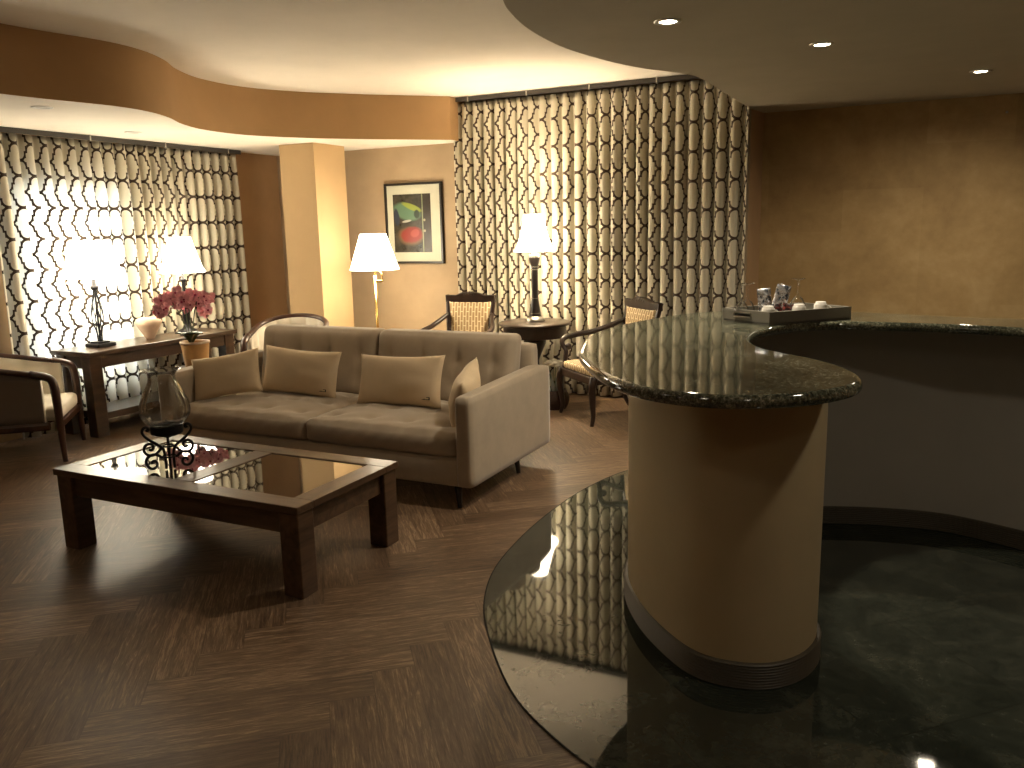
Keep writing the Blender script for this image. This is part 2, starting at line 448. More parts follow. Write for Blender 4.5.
# left wall with the window opening
wy0, wy1, wz0, wz1 = 4.30, 5.28, .35, 2.0
bm = bmesh.new()
box(bm, XL-.2, XL, YF-.2, wy0, 0, ZM); box(bm, XL-.2, XL, wy1, YT, 0, ZM); box(bm, XL-.2, XL, wy0, wy1, 0, wz0); box(bm, XL-.2, XL, wy0, wy1, wz1, ZM)
struct('wall_left', bm, 'wall')
bm = bmesh.new()
for a in ((wy0, wy0+.05, wz0, wz1), (wy1-.05, wy1, wz0, wz1), (wy0, wy1, wz0, wz0+.05), (wy0, wy1, wz1-.05, wz1), (4.77, 4.81, wz0, wz1)):
    box(bm, XL-.12, XL-.05, *a, bev=.004)
wn = struct('window_1', bm, 'winframe')
gl = obj('window_pane', nb(XL-.09, XL-.084, wy0+.05, wy1-.05, wz0+.05, wz1-.05), 'glass', wn); 
bm = bmesh.new(); box(bm, XL, -1.345, YB, YB+.2, 0, ZM); struct('wall_back', bm, 'wall_back')
bm = bmesh.new(); prism(bm, [(-1.346, YB+.001), (-1.30, YT), (-1.30, YT+.2), (-1.6, YT+.2), (-1.6, YB+.201), (-1.346, YB+.201)], 0, ZM); struct('wall_return', bm, 'wall')
struct('wall_bar', nb(-1.30, XR, YT, YT+.2, 0, ZM), 'gold')
struct('wall_right', nb(XR, XR+.2, YF, YT+.2, 0, ZM), 'wall')
struct('wall_front', nb(XL-.2, XR+.2, YF-.2, YF, 0, ZM), 'wall')
bm = bmesh.new(); box(bm, -5.69, -5.27, 6.55, 7.03, 0, ZS); struct('wall_column', bm, 'column')
def bb(name, x0, x1, y0, y1): struct(name, nb(x0, x1, y0, y1, 0, .1, bev=.004), 'base')
bb('baseboard_back', -6.5, -4.2, YB-.015, YB); bb('baseboard_bar', -1.29, XR, YT-.015, YT)
bm = bmesh.new()
for a in ((-5.702,-5.258,6.538,6.55),(-5.27,-5.258,6.55,7.03),(-5.702,-5.69,6.55,7.03)): box(bm, *a, 0, .1)
struct('baseboard_column', bm, 'base')

# ------------------------------------------------------------------ curtains and their tracks
def curtain(p0, p1, npl, amp, z0, z1, sgn, seed, mt, name, label, group, u0=0., drift=1.):
    rnd = random.Random(seed); L = (Vector(p1) - Vector(p0)).length; D = (Vector(p1) - Vector(p0)).normalized(); Nn = Vector((-D.y, D.x))*sgn
    per = 18; n = npl*per; ph = [rnd.uniform(-.12, .12) for _ in range(npl+2)]; am = [rnd.uniform(.85, 1.12) for _ in range(npl+2)]
    rows = [0, .02, .06, .2, .4, .6, .8, .95, 1.]; bm = bmesh.new(); uvl = bm.loops.layers.uv.new('UVMap')
    grid = []; us = []
    ref = []
    for i in range(n+1):
        t = i/per; k = min(int(t), npl-1); fr = t - k
        s = L*(t + .10*sin(2*pi*t)*0 )/npl
        a = am[k]*(1-fr) + am[k+1]*fr; phs = ph[k]*(1-fr) + ph[k+1]*fr
        ref.append((s, a, phs, t))
    for ri, v in enumerate(rows):
        z = z1 + (z0 - z1)*v; row = []
        fa = .55 + .45*min(1, v/.15)
        for s, a, phs, t in ref:
            w = 2*pi*t + phs*(1+v)
            off = fa*(.0115*sin(w) + .0035*sin(2*w))
            dep = amp*a*fa*cos(w)
            dep += .012*sin(v*5 + t*1.7)*v
            q = Vector(p0) + D*(s + off*min(1, t*3, (npl-t)*3)) + Nn*dep
            row.append(bm.verts.new((q.x, q.y, z)))
        grid.append(row)
    mid = grid[4]; u = [u0]
    for a, b in zip(mid, mid[1:]): u.append(u[-1] + (b.co - a.co).to_2d().length)
    k_ = npl*.2*drift/(u[-1]-u0); u = [(q - u0)*k_ + u0 for q in u]
    for r in range(len(rows)-1):
        for i in range(n):
            fc = bm.faces.new((grid[r][i], grid[r][i+1], grid[r+1][i+1], grid[r+1][i]))
            for lp, (ui, zz) in zip(fc.loops, ((u[i], r), (u[i+1], r), (u[i+1], r+1), (u[i], r+1))):
                lp[uvl].uv = (ui, z1 + (z0 - z1)*rows[zz])
    o = obj(name, bm, mt, smooth=True); print(name, 'fabric per pleat', (u[-1]-u0)/npl)
    md = o.modifiers.new('thickness', 'SOLIDIFY'); md.thickness = .003
    return tag(o, label, 'curtain', group)
curtain((-4.14, 7.32), (-1.335, 7.32), 24, .046, .015, 2.79, -1, 3, 'curtain_b', 'curtain', 'long cream curtain with dark trellis pattern on the back wall behind the round table', 'trellis curtains', .04, .965)
curtain((-6.385, 4.06), (-6.385, 6.66), 21, .045, .015, 2.40, -1, 5, 'curtain', 'curtain', 'cream trellis curtain glowing with daylight over the left window behind the console table', 'trellis curtains', .0, 1.03)
def track(x0, x1, y0, y1, z, label, along):
    t = thing('curtain_track', label, 'curtain track', ((x0+x1)/2, (y0+y1)/2, z))
    lx, ly = (x1-x0)/2, (y1-y0)/2
    bm = bmesh.new(); box(bm, -lx, lx, -ly, ly, -.028, 0, bev=.003)
    obj('rail', bm, 'track', t)
    bm = bmesh.new()
    if along == 'x': box(bm, -lx, lx, -ly-.03, -ly-.018, -.045, -.005, bev=.003)
    else: box(bm, lx+.018, lx+.03, -ly, ly, -.045, -.005, bev=.003)
    obj('fascia', bm, 'track', t)
    for k in range(5):
        s = -.9 + 1.8*k/4; bm = bmesh.new()
        if along == 'x': box(bm, s*lx-.006, s*lx+.006, -ly-.034, -ly, -.052, .0, bev=.002)
        else: box(bm, lx, lx+.034, s*ly-.006, s*ly+.006, -.052, .0, bev=.002)
        obj('bracket', bm, 'steel', t)
track(-4.09, -1.36, 7.27, 7.37, ZM - .0005, 'dark bronze curtain track under the ceiling along the back wall', 'x')
track(-6.43, -6.335, 3.2, 6.68, ZS, 'dark bronze curtain track under the low ceiling above the left window', 'y')

# ------------------------------------------------------------------ the bar
kz = (1.6-1.12)/.55
outer = [(-1.113,5.314),(-1.293,5.112),(-1.405,4.817),(-1.488,4.474),(-1.504,4.009),(-1.366,3.492),(-1.27,3.276),(-1.069,2.952),(-.891,2.754),(-.724,2.668),(-.568,2.655),(-.428,2.70),(-.295,2.80),(-.207,2.915),(-.152,3.053),(-.167,3.215),(-.246,3.398),(-.356,3.54),(-.461,3.635),(-.582,3.76),(-.664,3.914),(-.714,4.119),(-.715,4.381),(-.654,4.606),(-.522,4.80),(-.323,4.90),(-.04,4.915),(.224,4.895),(.497,4.83)]
outer = [(a*kz, b*kz) for a, b in outer] + [(.75,4.06),(1.05,3.85),(1.3,3.55),(1.65,3.75),(1.35,4.15),(.95,4.42),(.468,4.60),(.209,4.64),(-.042,4.705),(-.309,4.765),(-.65,4.78)]
path = smooth_path([(a, b, 0) for a, b in outer], 5, True)
def rounded_slab(path, zt, th, r):
    bm = bmesh.new(); n = len(path); N = []
    for i in range(n):
        d = (path[(i+1)%n] - path[i-1]).normalized(); N.append(Vector((d.y, -d.x, 0)))
    area = sum(path[i].x*path[(i+1)%n].y - path[(i+1)%n].x*path[i].y for i in range(n))
    if area < 0: N = [-q for q in N]
    rows = []; K = 8
    for k in range(K+1):
        a = -pi/2 + pi*k/K; ins = r*(1 - cos(a)); z = zt - th/2 + th/2*sin(a)
        rows.append([bm.verts.new((p.x - q.x*ins, p.y - q.y*ins, z)) for p, q in zip(path, N)])
    for a, b in zip(rows, rows[1:]):
        for i in range(n): bm.faces.new((a[i], a[(i+1)%n], b[(i+1)%n], b[i]))
    from mathutils.geometry import tessellate_polygon
    for row, fl in ((rows[0], 1), (rows[-1], 0)):
        for tri in tessellate_polygon([[Vector((v.co.x, v.co.y, 0)) for v in row]]):
            try: bm.faces.new([row[i] for i in (tri[::-1] if fl else tri)])
            except ValueError: pass
    return bm
bar = thing('bar_counter', 'curving bar with polished dark granite top and beige rounded front', 'bar counter', (-.7, 3.4, 0))
def off(bm): bmesh.ops.translate(bm, vec=(.7, -3.4, 0), verts=bm.verts); return bm
o = obj('countertop', off(rounded_slab(path, 1.12, .042, .018)), 'granite', bar, autos=40)
for p in o.data.polygons:
    if abs(p.normal.z) > .999: p.use_smooth = False
for e_ in o.data.edges:
    a_, b_ = e_.vertices; e_.use_edge_sharp = abs(o.data.vertices[a_].co.z - o.data.vertices[b_].co.z) < 1e-5 and (abs(o.data.vertices[a_].co.z - 1.12) < 1e-4)
body = [(-.62,2.715),(-.47,2.705),(-.35,2.765),(-.27,2.90),(-.262,3.08),(-.36,3.27),(-.55,3.44),(-.72,3.62),(-.80,3.86),(-.79,4.08),(-.70,4.28),(-.55,4.43),(-.378,4.515),(-.1,4.60),(.187,4.627),(.449,4.54),(.75,4.38),(1.05,4.15),(1.35,3.8),(1.45,3.90),(1.15,4.26),(.82,4.50),(.5,4.66),(.19,4.75),(-.12,4.73),(-.45,4.64),(-.72,4.56),(-.95,4.38),(-1.08,4.1),(-1.12,3.8),(-1.11,3.5),(-1.06,3.26),(-.93,3.02),(-.77,2.83)]
body = [(-.62 + (a+.62)*1. , b+.012) for a, b in body]
bp = smooth_path([(a, b, 0) for a, b in body], 5, True)
def inset(path, d):
    n = len(path); out = []
    area = sum(path[i].x*path[(i+1)%n].y - path[(i+1)%n].x*path[i].y for i in range(n)); sg = 1 if area > 0 else -1
    for i in range(n):
        t = (path[(i+1)%n] - path[i-1]).normalized(); out.append(path[i] - Vector((t.y, -t.x, 0))*d*sg)
    return out
bm = bmesh.new(); prism(bm, [(p.x, p.y) for p in bp], .004, 1.079)
bo = obj('bar_body', off(bm), ['bar_body', 'bar_in'], bar, autos=40)
for p in bo.data.polygons:                  # the grey inside of the horseshoe is painted another colour than the front
    c = p.center + Vector((-.7, 3.4, 0))
    if c.x > -.5 and c.y > 4.30 or (c.x > -.92 and c.y > 3.33 and p.normal.x*1 + 0 > .05 and c.y < 4.7 and c.x > -.9): p.material_index = 1
bm = bmesh.new(); rings = []
for k in range(9):                          # ribbed plinth: stacked ridges
    for d, z in ((-.011, .004 + k*.0105 + .002), (-.016, .004 + k*.0105 + .005), (-.011, .004 + k*.0105 + .0095)):
        rings.append([bm.verts.new((p.x, p.y, z)) for p in inset(bp, d)])
rings.append([bm.verts.new((p.x, p.y, .1)) for p in inset(bp, .004)])
n = len(bp)
for a, b in zip(rings, rings[1:]):
    for i in range(n): bm.faces.new((a[i], a[(i+1)%n], b[(i+1)%n], b[i]))
o = obj('ribbed_baseboard', off(bm), 'base', bar)
obj('recess', off(nb(-.60, -.47, 4.415, 4.462, .86, .905)), 'dark', bar)

# serving tray on the bar
def quadframe(P, z0, z1, t):
    """open tray on a quadrilateral plan P (4 xy corners)"""
    bm = bmesh.new(); c = sum((Vector(p) for p in P), Vector((0, 0)))/4
    for i in range(4):
        a, b = Vector(P[i]), Vector(P[(i+1)%4]); d = (b-a).normalized(); nn = Vector((-d.y, d.x))
        if nn.dot(c - a) < 0: nn = -nn
        q = [a, b, b + nn*t - d*t*0, a + nn*t + d*t*0]
        tmp = bmesh.new(); prism(tmp, [(v.x, v.y) for v in q], z0, z1); join(bm, tmp)
    return bm
A = Vector((-.873, 4.201)); B = Vector((-.617, 4.028)); Cc = Vector((-.284, 4.402)); Dd = A + (Cc - B)
tr = thing('serving_tray', 'grey rectangular wooden serving tray standing on the bar top', 'tray', (B.x, B.y, 1.12))
loc = [(p.x-B.x, p.y-B.y) for p in (A, B, Cc, Dd)]
obj('tray_wall', quadframe(loc, 0, .062, .012), 'greytray', tr)
bm = bmesh.new(); prism(bm, loc, .001, .010); obj('tray_floor', bm, 'trayin', tr)
d = (A-B).normalized(); nrm = Vector((-(A-B).normalized().y, (A-B).normalized().x)); 
if nrm.dot(Cc-B) > 0: nrm = -nrm
mid = (A-B)*.55
bm = bmesh.new()
tube(bm, [Vector((mid.x + d.x*s + nrm.x*.004, mid.y + d.y*s + nrm.y*.004, zz)) for s, zz in ((-.055,.028),(-.055,.048),(.055,.048),(.055,.028))], .004, 6, closed=True)
obj('handle', bm, 'steel', tr)
bm = bmesh.new(); tmp = bmesh.new(); box(tmp, -.05, .05, -.0015, .0015, .029, .047)
join(bm, tmp, Matrix.Translation((mid.x + nrm.x*.001, mid.y + nrm.y*.001, 0)) @ Matrix.Rotation(atan2(d.y, d.x), 4, 'Z')); obj('hand_hole', bm, 'dark', tr)

ex = (Cc-B).normalized(); ey = (A-B).normalized()
def ontray(s, t): q = B + ex*s + ey*t; return (q.x, q.y, 1.131)
def cup(label, loc):
    t = thing('coffee_cup', label, 'cup', loc, .6, 'white cups upside down on the bar tray')
    bm = bmesh.new(); lathe(bm, [(.039,.0),(.040,.004),(.0385,.03),(.035,.052),(.0325,.058),(.028,.0595),(.0275,.067),(.0255,.068),(.0245,.061),(.0,.060)], seg=24, cap=False)
    obj('cup_body', bm, 'white', t, smooth=True)
    bm = bmesh.new(); tube(bm, [(.036,0,.014),(.055,0,.018),(.060,0,.034),(.048,0,.046),(.033,0,.048)], .0035, 6, smooth=4); obj('handle', bm, 'white', t, smooth=True)
    return t
c0 = cup('white cup turned upside down near the front corner of the bar tray', ontray(.045, .055))
dup(c0, (ontray(.225, .05)[0], ontray(.225, .05)[1], 1.131), 1.9, 'white cup turned upside down in the middle of the bar tray beside the dark packets')
dup(c0, ontray(.40, .09), .1, 'rightmost white cup turned upside down on the bar tray')
for o_ in [o for o in C.objects if o.name.startswith('coffee_cup')]: o_.scale = (.9, .9, 1.1)
wg = thing('wine_glass', 'clear stemmed glass upside down at the left end of the bar tray, front one', 'glass', ontray(.03, .215), 0, 'stemmed glasses upside down on the bar tray')
bm = bmesh.new(); lathe(bm, [(.030,.0),(.034,.025),(.034,.045),(.022,.068),(.006,.080),(.0035,.10),(.0035,.135),(.006,.145),(.03,.150),(.031,.152),(.0,.153)], seg=24, cap=False); bmesh.ops.scale(bm, vec=(1.05, 1.05, 1.14), verts=bm.verts)
o = obj('bowl_and_stem', bm, 'glass', wg, smooth=True)
dup(wg, ontray(.10, .25), 0, 'clear upside-down stemmed glass at the tray\'s left end, behind the front one')
dup(wg, ontray(.40, .235), 0, 'clear stemmed glass upside down at the right back of the bar tray', scale=1.06)
def packet(name, label, loc, rot, w, h, mt, group):
    bm = bmesh.new(); nx, nz = 10, 12; F1 = []; F2 = []
    for j in range(nz+1):
        for i in range(nx+1):
            u, v_ = 2*i/nx-1, 2*j/nz-1; th = .016*max(0, (1-u*u))**.6*max(0, (1-v_**4))
            zig = .003*((i % 2)*2-1) if j in (0, nz) else 0
            wx = .0025*sin(7*v_+3*u)
            F1.append(bm.verts.new((u*w/2, -th/2-.0008+wx, h/2+v_*h/2+zig))); F2.append(bm.verts.new((u*w/2, th/2+.0008+wx, h/2+v_*h/2+zig)))
    s = nx+1
    for j in range(nz):
        for i in range(nx):
            for L_, fl in ((F1, 0), (F2, 1)):
                q = [L_[j*s+i], L_[j*s+i+1], L_[(j+1)*s+i+1], L_[(j+1)*s+i]]; bm.faces.new(q[::-1] if fl else q)
    for j in range(nz):
        for i in (0, nx): bm.faces.new((F1[j*s+i], F1[(j+1)*s+i], F2[(j+1)*s+i], F2[j*s+i]))
    for i in range(nx):
        for j in (0, nz): bm.faces.new((F1[j*s+i], F1[j*s+i+1], F2[j*s+i+1], F2[j*s+i]))
    o = obj(name, bm, mt, smooth=True, loc=loc); o.rotation_euler = rot; return tag(o, label, 'coffee packet', group)
pk = packet('coffee_packet', 'left silver foil coffee packet standing upright on the bar tray', ontray(.12, .145), (-.1, -.10, .35), .066, .15, 'foil', 'silver coffee packets on the bar tray')
p2 = pk.copy(); C.objects.link(p2); p2.location = ontray(.168, .135); p2.rotation_euler = (-.1, .22, .2); p2.scale = (1.05, 1, 1.12); p2['label'] = 'right silver foil coffee packet standing upright on the bar tray'
dk = packet('condiment_packet', 'small dark condiment packet leaning behind the middle cup on the bar tray', ontray(.19, .10), (-.2, .2, .2), .05, .075, 'packet', 'dark condiment packets on the bar tray')
p3 = dk.copy(); C.objects.link(p3); p3.location = ontray(.15, .085); p3.rotation_euler = (-.35, -.25, .6); p3['label'] = 'small dark condiment packet leaning below the silver packets on the bar tray'

# ------------------------------------------------------------------ coffee table
ct = thing('coffee_table', 'low square-legged walnut coffee table with two dark glass panels', 'coffee table', (-3.15, 3.047, 0)); ct.scale = (.983, .983, 1.049)
X0, X1, Y0_, Y1_ = -.815, .815, -.40, .40
def fr_top():
    bm = bmesh.new(); bw = .115
    return bm
bw = .115
for a, b in ((Y0_, Y0_+bw), (Y1_-bw, Y1_)): obj('tabletop_rail', nb(X0, X1, a, b, .378, .41, bev=.004), 'tablewood_x', ct)
bm = bmesh.new(); bw = .115
for a, b in ((X0, X0+bw), (-.06, .06), (X1-bw, X1)): obj('tabletop_stile', nb(a, b, Y0_+bw, Y1_-bw, .3785, .4095, bev=.002), 'tablewood', ct)
bm.free()
for a, b in ((X0+bw, -.06), (.06, X1-bw)): obj('glass_panel', nb(a-.004, b+.004, Y0_+bw-.004, Y1_-bw+.004, .396, .405, bev=.001), 'smoked', ct)
bm = bmesh.new(); box(bm, X0+.05, X1-.05, Y0_+.035, Y0_+.06, .275, .378); box(bm, X0+.05, X1-.05, Y1_-.06, Y1_-.035, .275, .378)
box(bm, X0+.035, X0+.06, Y0_+.05, Y1_-.05, .275, .378); box(bm, X1-.06, X1-.035, Y0_+.05, Y1_-.05, .275, .378); obj('apron', bm, 'tablewood_x', ct)
for sx in (-1, 1):
    for sy in (-1, 1):
        cx, cy = sx*(X1-.066), sy*(Y1_-.066)
        bm = bmesh.new(); tmp = bmesh.new(); box(tmp, -.055, .055, -.055, .055, 0, .378, bev=.006); join(bm, tmp, Matrix.Translation((cx, cy, 0)))
        obj('leg', bm, 'mahogany' if 0 else 'tablewood', ct)

# candle holder: iron scrolls, cup and a fluted glass chimney
ch = thing('candle_holder', 'black iron scroll candle holder with a fluted clear glass hurricane on the coffee table', 'candle holder', (-3.377, 2.90, .4305), 0)
def scroll(ang):
    bm = bmesh.new(); ca, sa = cos(ang), sin(ang)
    def P(r, z): return (r*ca, r*sa, z)
    # upper S: curl outside the cup, sweep in to the waist, curl out
    pts = []
    c1 = (.098, .212)
    for k in range(11): a = pi*1.9 - k*pi*.19; rad = .008 + .022*k/10; pts.append((c1[0] + rad*cos(a), c1[1] + rad*sin(a)))
    a1 = pts[::1]
    s1 = [(c1[0] + (.009 + .025*t)*cos(-.6*pi + 1.6*pi*t + 0), c1[1] + (.009 + .025*t)*sin(-.6*pi + 1.6*pi*t)) for t in [k/9 for k in range(10)]]
    # from outside of top curl go down and in
    s1 = [(.082, .205), (.088, .196), (.100, .196), (.107, .207), (.102, .224), (.084, .233), (.066, .222)]
    s1 = [(.098,.214),(.090,.208),(.088,.218),(.097,.226),(.111,.220),(.116,.203),(.108,.183),(.088,.160),(.058,.136),(.032,.112),(.022,.085),(.020,.04),(.020,.0)]
    tube(bm, [P(*q) for q in s1], .0075, 6, smooth=4)
    s2 = [(.024,.115),(.040,.103),(.058,.086),(.080,.078),(.104,.086),(.116,.107),(.110,.130),(.092,.140),(.075,.131),(.072,.115),(.083,.106),(.092,.113)]
    tube(bm, [P(*q) for q in s2], .0075, 6, smooth=4)
    s3 = [(.022,.068),(.036,.060),(.052,.074),(.074,.082),(.098,.074),(.112,.052),(.106,.026),(.088,.010),(.068,.014),(.060,.032),(.070,.048),(.084,.044),(.084,.034)]
    tube(bm, [P(*q) for q in s3], .0075, 6, smooth=4)
    return bm
view = atan2(-2.965, 3.40)
for k, dA in enumerate((pi/2 - .15, -pi/2 + .15, pi)): 
    obj('scroll_leg', scroll(view + dA), 'iron', ch, smooth=True)
bm = bmesh.new()
for z, r in ((.118, .028), (.062, .028)):
    tb_ = bmesh.new(); tube(tb_, [(r*cos(a), r*sin(a), z) for a in [2*pi*i/16 for i in range(16)]], .0045, 6, closed=True); obj('ring', tb_, 'iron', ch, smooth=True)
lathe(bm, [(.0,.16),(.02,.165),(.012,.175),(.03,.18)], seg=16, cap=False)
obj('collar', bm, 'iron', ch, smooth=True)
bm = bmesh.new(); lathe(bm, [(.0,.178),(.07,.180),(.078,.186),(.078,.225),(.072,.228),(.068,.222),(.064,.190),(.0,.190)], seg=32, cap=False); obj('candle_cup', bm, 'iron', ch, smooth=False, autos=40)
fl = lambda a, z: .07*abs(cos(8*a))*max(0, min(1, (z-.22)*12))*max(0, min(1, (.47-z)*8))
bm = bmesh.new()
prof = [(.060,.226),(.085,.235),(.108,.265),(.114,.300),(.108,.345),(.092,.395),(.075,.435),(.066,.465),(.068,.488),(.082,.503),(.098,.512)]
pf = [(p.x, p.y) for p in smooth_path([(a, b, 0) for a, b in prof], 3)]
lathe(bm, pf + [(r-.0025, z) for r, z in pf[::-1]], seg=72, cap=False, flute=fl)
obj('glass_chimney', bm, 'glass', ch, smooth=True)

# ------------------------------------------------------------------ sofa
SX, SY = -3.44, 4.55
sofa = thing('sofa', 'taupe velvet two-cushion sofa with tufted back and black tapered legs', 'sofa', (SX, SY, 0))
def L(x, y): return x - SX, y - SY
xa, xb = -4.68-SX, -2.215-SX        # outer faces
ya, yb = 3.97-SY, 5.12-SY
bm = bmesh.new(); box(bm, xa+.05, xb-.05, ya+.01, yb-.01, .13, .30, bev=.02, seg=3); obj('base', bm, 'velvet', sofa, autos=50)
def armfn(sgn):
    def fn(p, uvw):
        f_ = (p.z)/.54
        k = (p.y + .575)/1.15
        p.z += f_*(.0 + .03*min(1, max(0, k*1.2)) - .02*max(0, k-.85)/.15*1.0)
        return p
    return fn
for x0, w, s in ((xa, .135, -1), (xb-.105, .105, 1)):
    bm = gridbox(w, yb-ya, .535, 6, 24, 12, .022, armfn(s)); bmesh.ops.translate(bm, vec=(x0+w/2, (ya+yb)/2, .13), verts=bm.verts)
    obj('arm', bm, 'velvet', sofa, smooth=True)
bm = gridbox(xb-xa-.16, .13, .70, 30, 6, 14, .03); bmesh.ops.translate(bm, vec=((xa+xb)/2+.0, yb-.075, .13), verts=bm.verts); obj('back_frame', bm, 'velvet', sofa, smooth=True)
mx = -3.42 - SX
def tuft(p, pts, s=.05):
    d = 0
    for a, b in pts: d += math.exp(-((p[0]-a)**2 + (p[1]-b)**2)/(2*s*s))
    return d
def seatc(x0, x1):
    w = x1-x0; d = .80; nxs, nys = 56, 40
    T = [(-w/2 + w*(i+.5)/4, -d/2 + d*(j+.55)/3) for i in range(4) for j in range(3)]
    rn = random.Random(int(x0*100))
    def fn(p, q):
        u, v_, t = q
        if t > .5:
            p.z += .030*(1-u**6)*(1-v_**6) - .020*tuft((p.x, p.y), T, .028) - .008*tuft((p.x, p.y), T, .07)
            seam = min(abs(((p.x + w/2)/(w/4)) % 1 - .0), abs(((p.x + w/2)/(w/4)) % 1 - 1.))
        p.y -= .022*(1-abs(2*t-1)**2)*(1 if v_ < -.98 else 0)*(1-u**8)
        p.z += .0022*sin(23*p.x+6*sin(9*p.y))*(1 if t > .5 else .3)
        if v_ < -.9: p.y += .003*sin(60*p.x + 14*p.z*20)
        return p
    bm = gridbox(w-.006, d, .145, nxs, nys, 8, .035, fn); bmesh.ops.translate(bm, vec=((x0+x1)/2, ya+.012+d/2, .298), verts=bm.verts)
    return bm
obj('seat_cushion', seatc(xa+.132, mx), 'velvet', sofa, smooth=True); obj('seat_cushion', seatc(mx, xb-.107), 'velvet', sofa, smooth=True)
def backc(x0, x1):
    w = x1-x0; h = .47; T = [(-w/2 + w*(i+.5)/4, h*.62) for i in range(4)] + [(-w/2 + w*(i+.5)/4, h*.28) for i in range(4)]
    def fn(p, q):
        u, v_, t = q
        if v_ < 0: 
            p.y += -.035*(1-u**6)*(1-(2*t-1)**6) + .016*tuft((p.x, p.z), T, .028) + .010*tuft((p.x, p.z), T, .08)
            g = min(abs(((p.x + w/2)/(w/4) + .5) % 1 - .5), 1); 
            p.y += .010*math.exp(-(min(((p.x+w/2)/(w/4)-.5) % 1, 1-((p.x+w/2)/(w/4)-.5) % 1)/.06)**2)*(1-(2*t-1)**4)
        p.y += .10*(p.z/h - .3)          # recline
        return p
    bm = gridbox(w-.008, .17, h, 56, 8, 28, .045, fn); bmesh.ops.translate(bm, vec=((x0+x1)/2, yb-.27, .435), verts=bm.verts); return bm
obj('back_cushion', backc(xa+.19, mx-.01), 'velvet', sofa, smooth=True); obj('back_cushion', backc(mx-.01, xb-.135), 'velvet', sofa, smooth=True)
for tx, ty, bx, by in ((-2.36,4.06,-2.315,4.0),(-2.34,4.80,-2.30,4.76),(-4.56,4.06,-4.60,4.0),(-4.56,4.80,-4.60,4.76)):
    a, b = L(tx, ty), L(bx, by)
    obj('leg', nt([(b[0], b[1], 0), ((a[0]+b[0])/2, (a[1]+b[1])/2, .07), (a[0], a[1], .14)], lambda t: .013 + .013*t, 12), 'blackleg', sofa, smooth=True)

def pillow(w, h, T):
    bm = bmesh.new(); n, m_ = 28, 18; A_ = {}
    for s in (-1, 1):
        for i in range(n+1):
            for j in range(m_+1):
                u, v_ = 2*i/n-1, 2*j/m_-1
                if s > 0 and (abs(u) == 1 or abs(v_) == 1): A_[s, i, j] = A_[-1, i, j]; continue
                x = w/2*u*(1-.055*(1-v_*v_)) ; z = h/2*v_*(1-.10*(1-u*u))
                th = T/2*((1-u*u)*(1-v_*v_))**.42*(1+.10*sin(3*u+2*v_)) if abs(u) < 1 and abs(v_) < 1 else 0
                cr = .004*sin(9*u*v_+4*v_)*(1-u*u)
                A_[s, i, j] = bm.verts.new((x, s*th + cr, z + h/2))
    for s in (-1, 1):
        for i in range(n):
            for j in range(m_):
                q = (A_[s,i,j], A_[s,i+1,j], A_[s,i+1,j+1], A_[s,i,j+1]); bm.faces.new(q if s < 0 else q[::-1])
    return bm
M['tagdark'] = Mat('woven_tag', (.03, .02, .02), .7); M['tagring'] = Mat('tag_print', (.65, .55, .35), .6)
def throw(label, loc, rot, w=.66, h=.34, T=.15, lab=True):
    t = thing('throw_pillow', label, 'pillow', loc, rot=rot, group='sand throw pillows on the sofa')
    obj('pillow_cover', pillow(w, h, T), 'pillow', t, smooth=True)
    if lab:
        tg = obj('tag', nb(w*.5-.13, w*.5-.065, -.046, -.030, .05, .068), 'tagdark', t)
        obj('print', nb(w*.5-.098, w*.5-.070, -.0475, -.0455, .054, .064), 'tagring', tg)
    return t
P2 = throw('sand lumbar pillow with small dark tag in the middle of the left seat cushion', (-3.90, 4.50, .462), (-.24, .04, .03))
P3 = dup(P2, (-3.03, 4.46, .455), rot=(-.28, -.04, -.03), scale=1.03, label='sand lumbar pillow with small dark tag on the right seat cushion')
P1 = throw('sand pillow leaning at the left arm of the sofa, tipped to one side', (-4.30, 4.25, .475), (-.34, -.16, .42), .50, .315, .16, lab=False)
P4 = dup(P1, (-2.475, 4.33, .462), rot=(-.22, .16, -1.25), label='sand pillow wedged in the right corner of the sofa against the arm')

# ------------------------------------------------------------------ console table and what stands on it
CX, CY = -6.075, 5.15
con = thing('console_table', 'long brown wooden console table with low shelf in front of the left window', 'console table', (CX, CY, 0))
hx, hy = .225, .775
obj('tabletop', nb(-hx-.01, hx+.01, -hy-.025, hy+.025, .662, .70, bev=.005), 'consolewood', con)
bm = bmesh.new(); box(bm, hx-.06, hx-.036, -hy+.05, hy-.05, .56, .662); box(bm, -hx+.036, -hx+.06, -hy+.05, hy-.05, .56, .662); box(bm, -hx+.06, hx-.06, -hy+.008, -hy+.03, .56, .662); box(bm, -hx+.06, hx-.06, hy-.03, hy-.008, .56, .662)
obj('apron', bm, 'consolewood', con)
for sx in (-1, 1):
    for sy in (-1, 1):
        cx, cy = sx*(hx-.075), sy*(hy-.05); obj('leg', nb(cx-.05, cx+.05, cy-.056, cy+.056, 0, .662, bev=.005), 'consolewood', con)
obj('shelf', nb(-hx+.03, hx-.045, -hy+.10, hy-.10, .13, .185, bev=.004), 'consolewood', con)

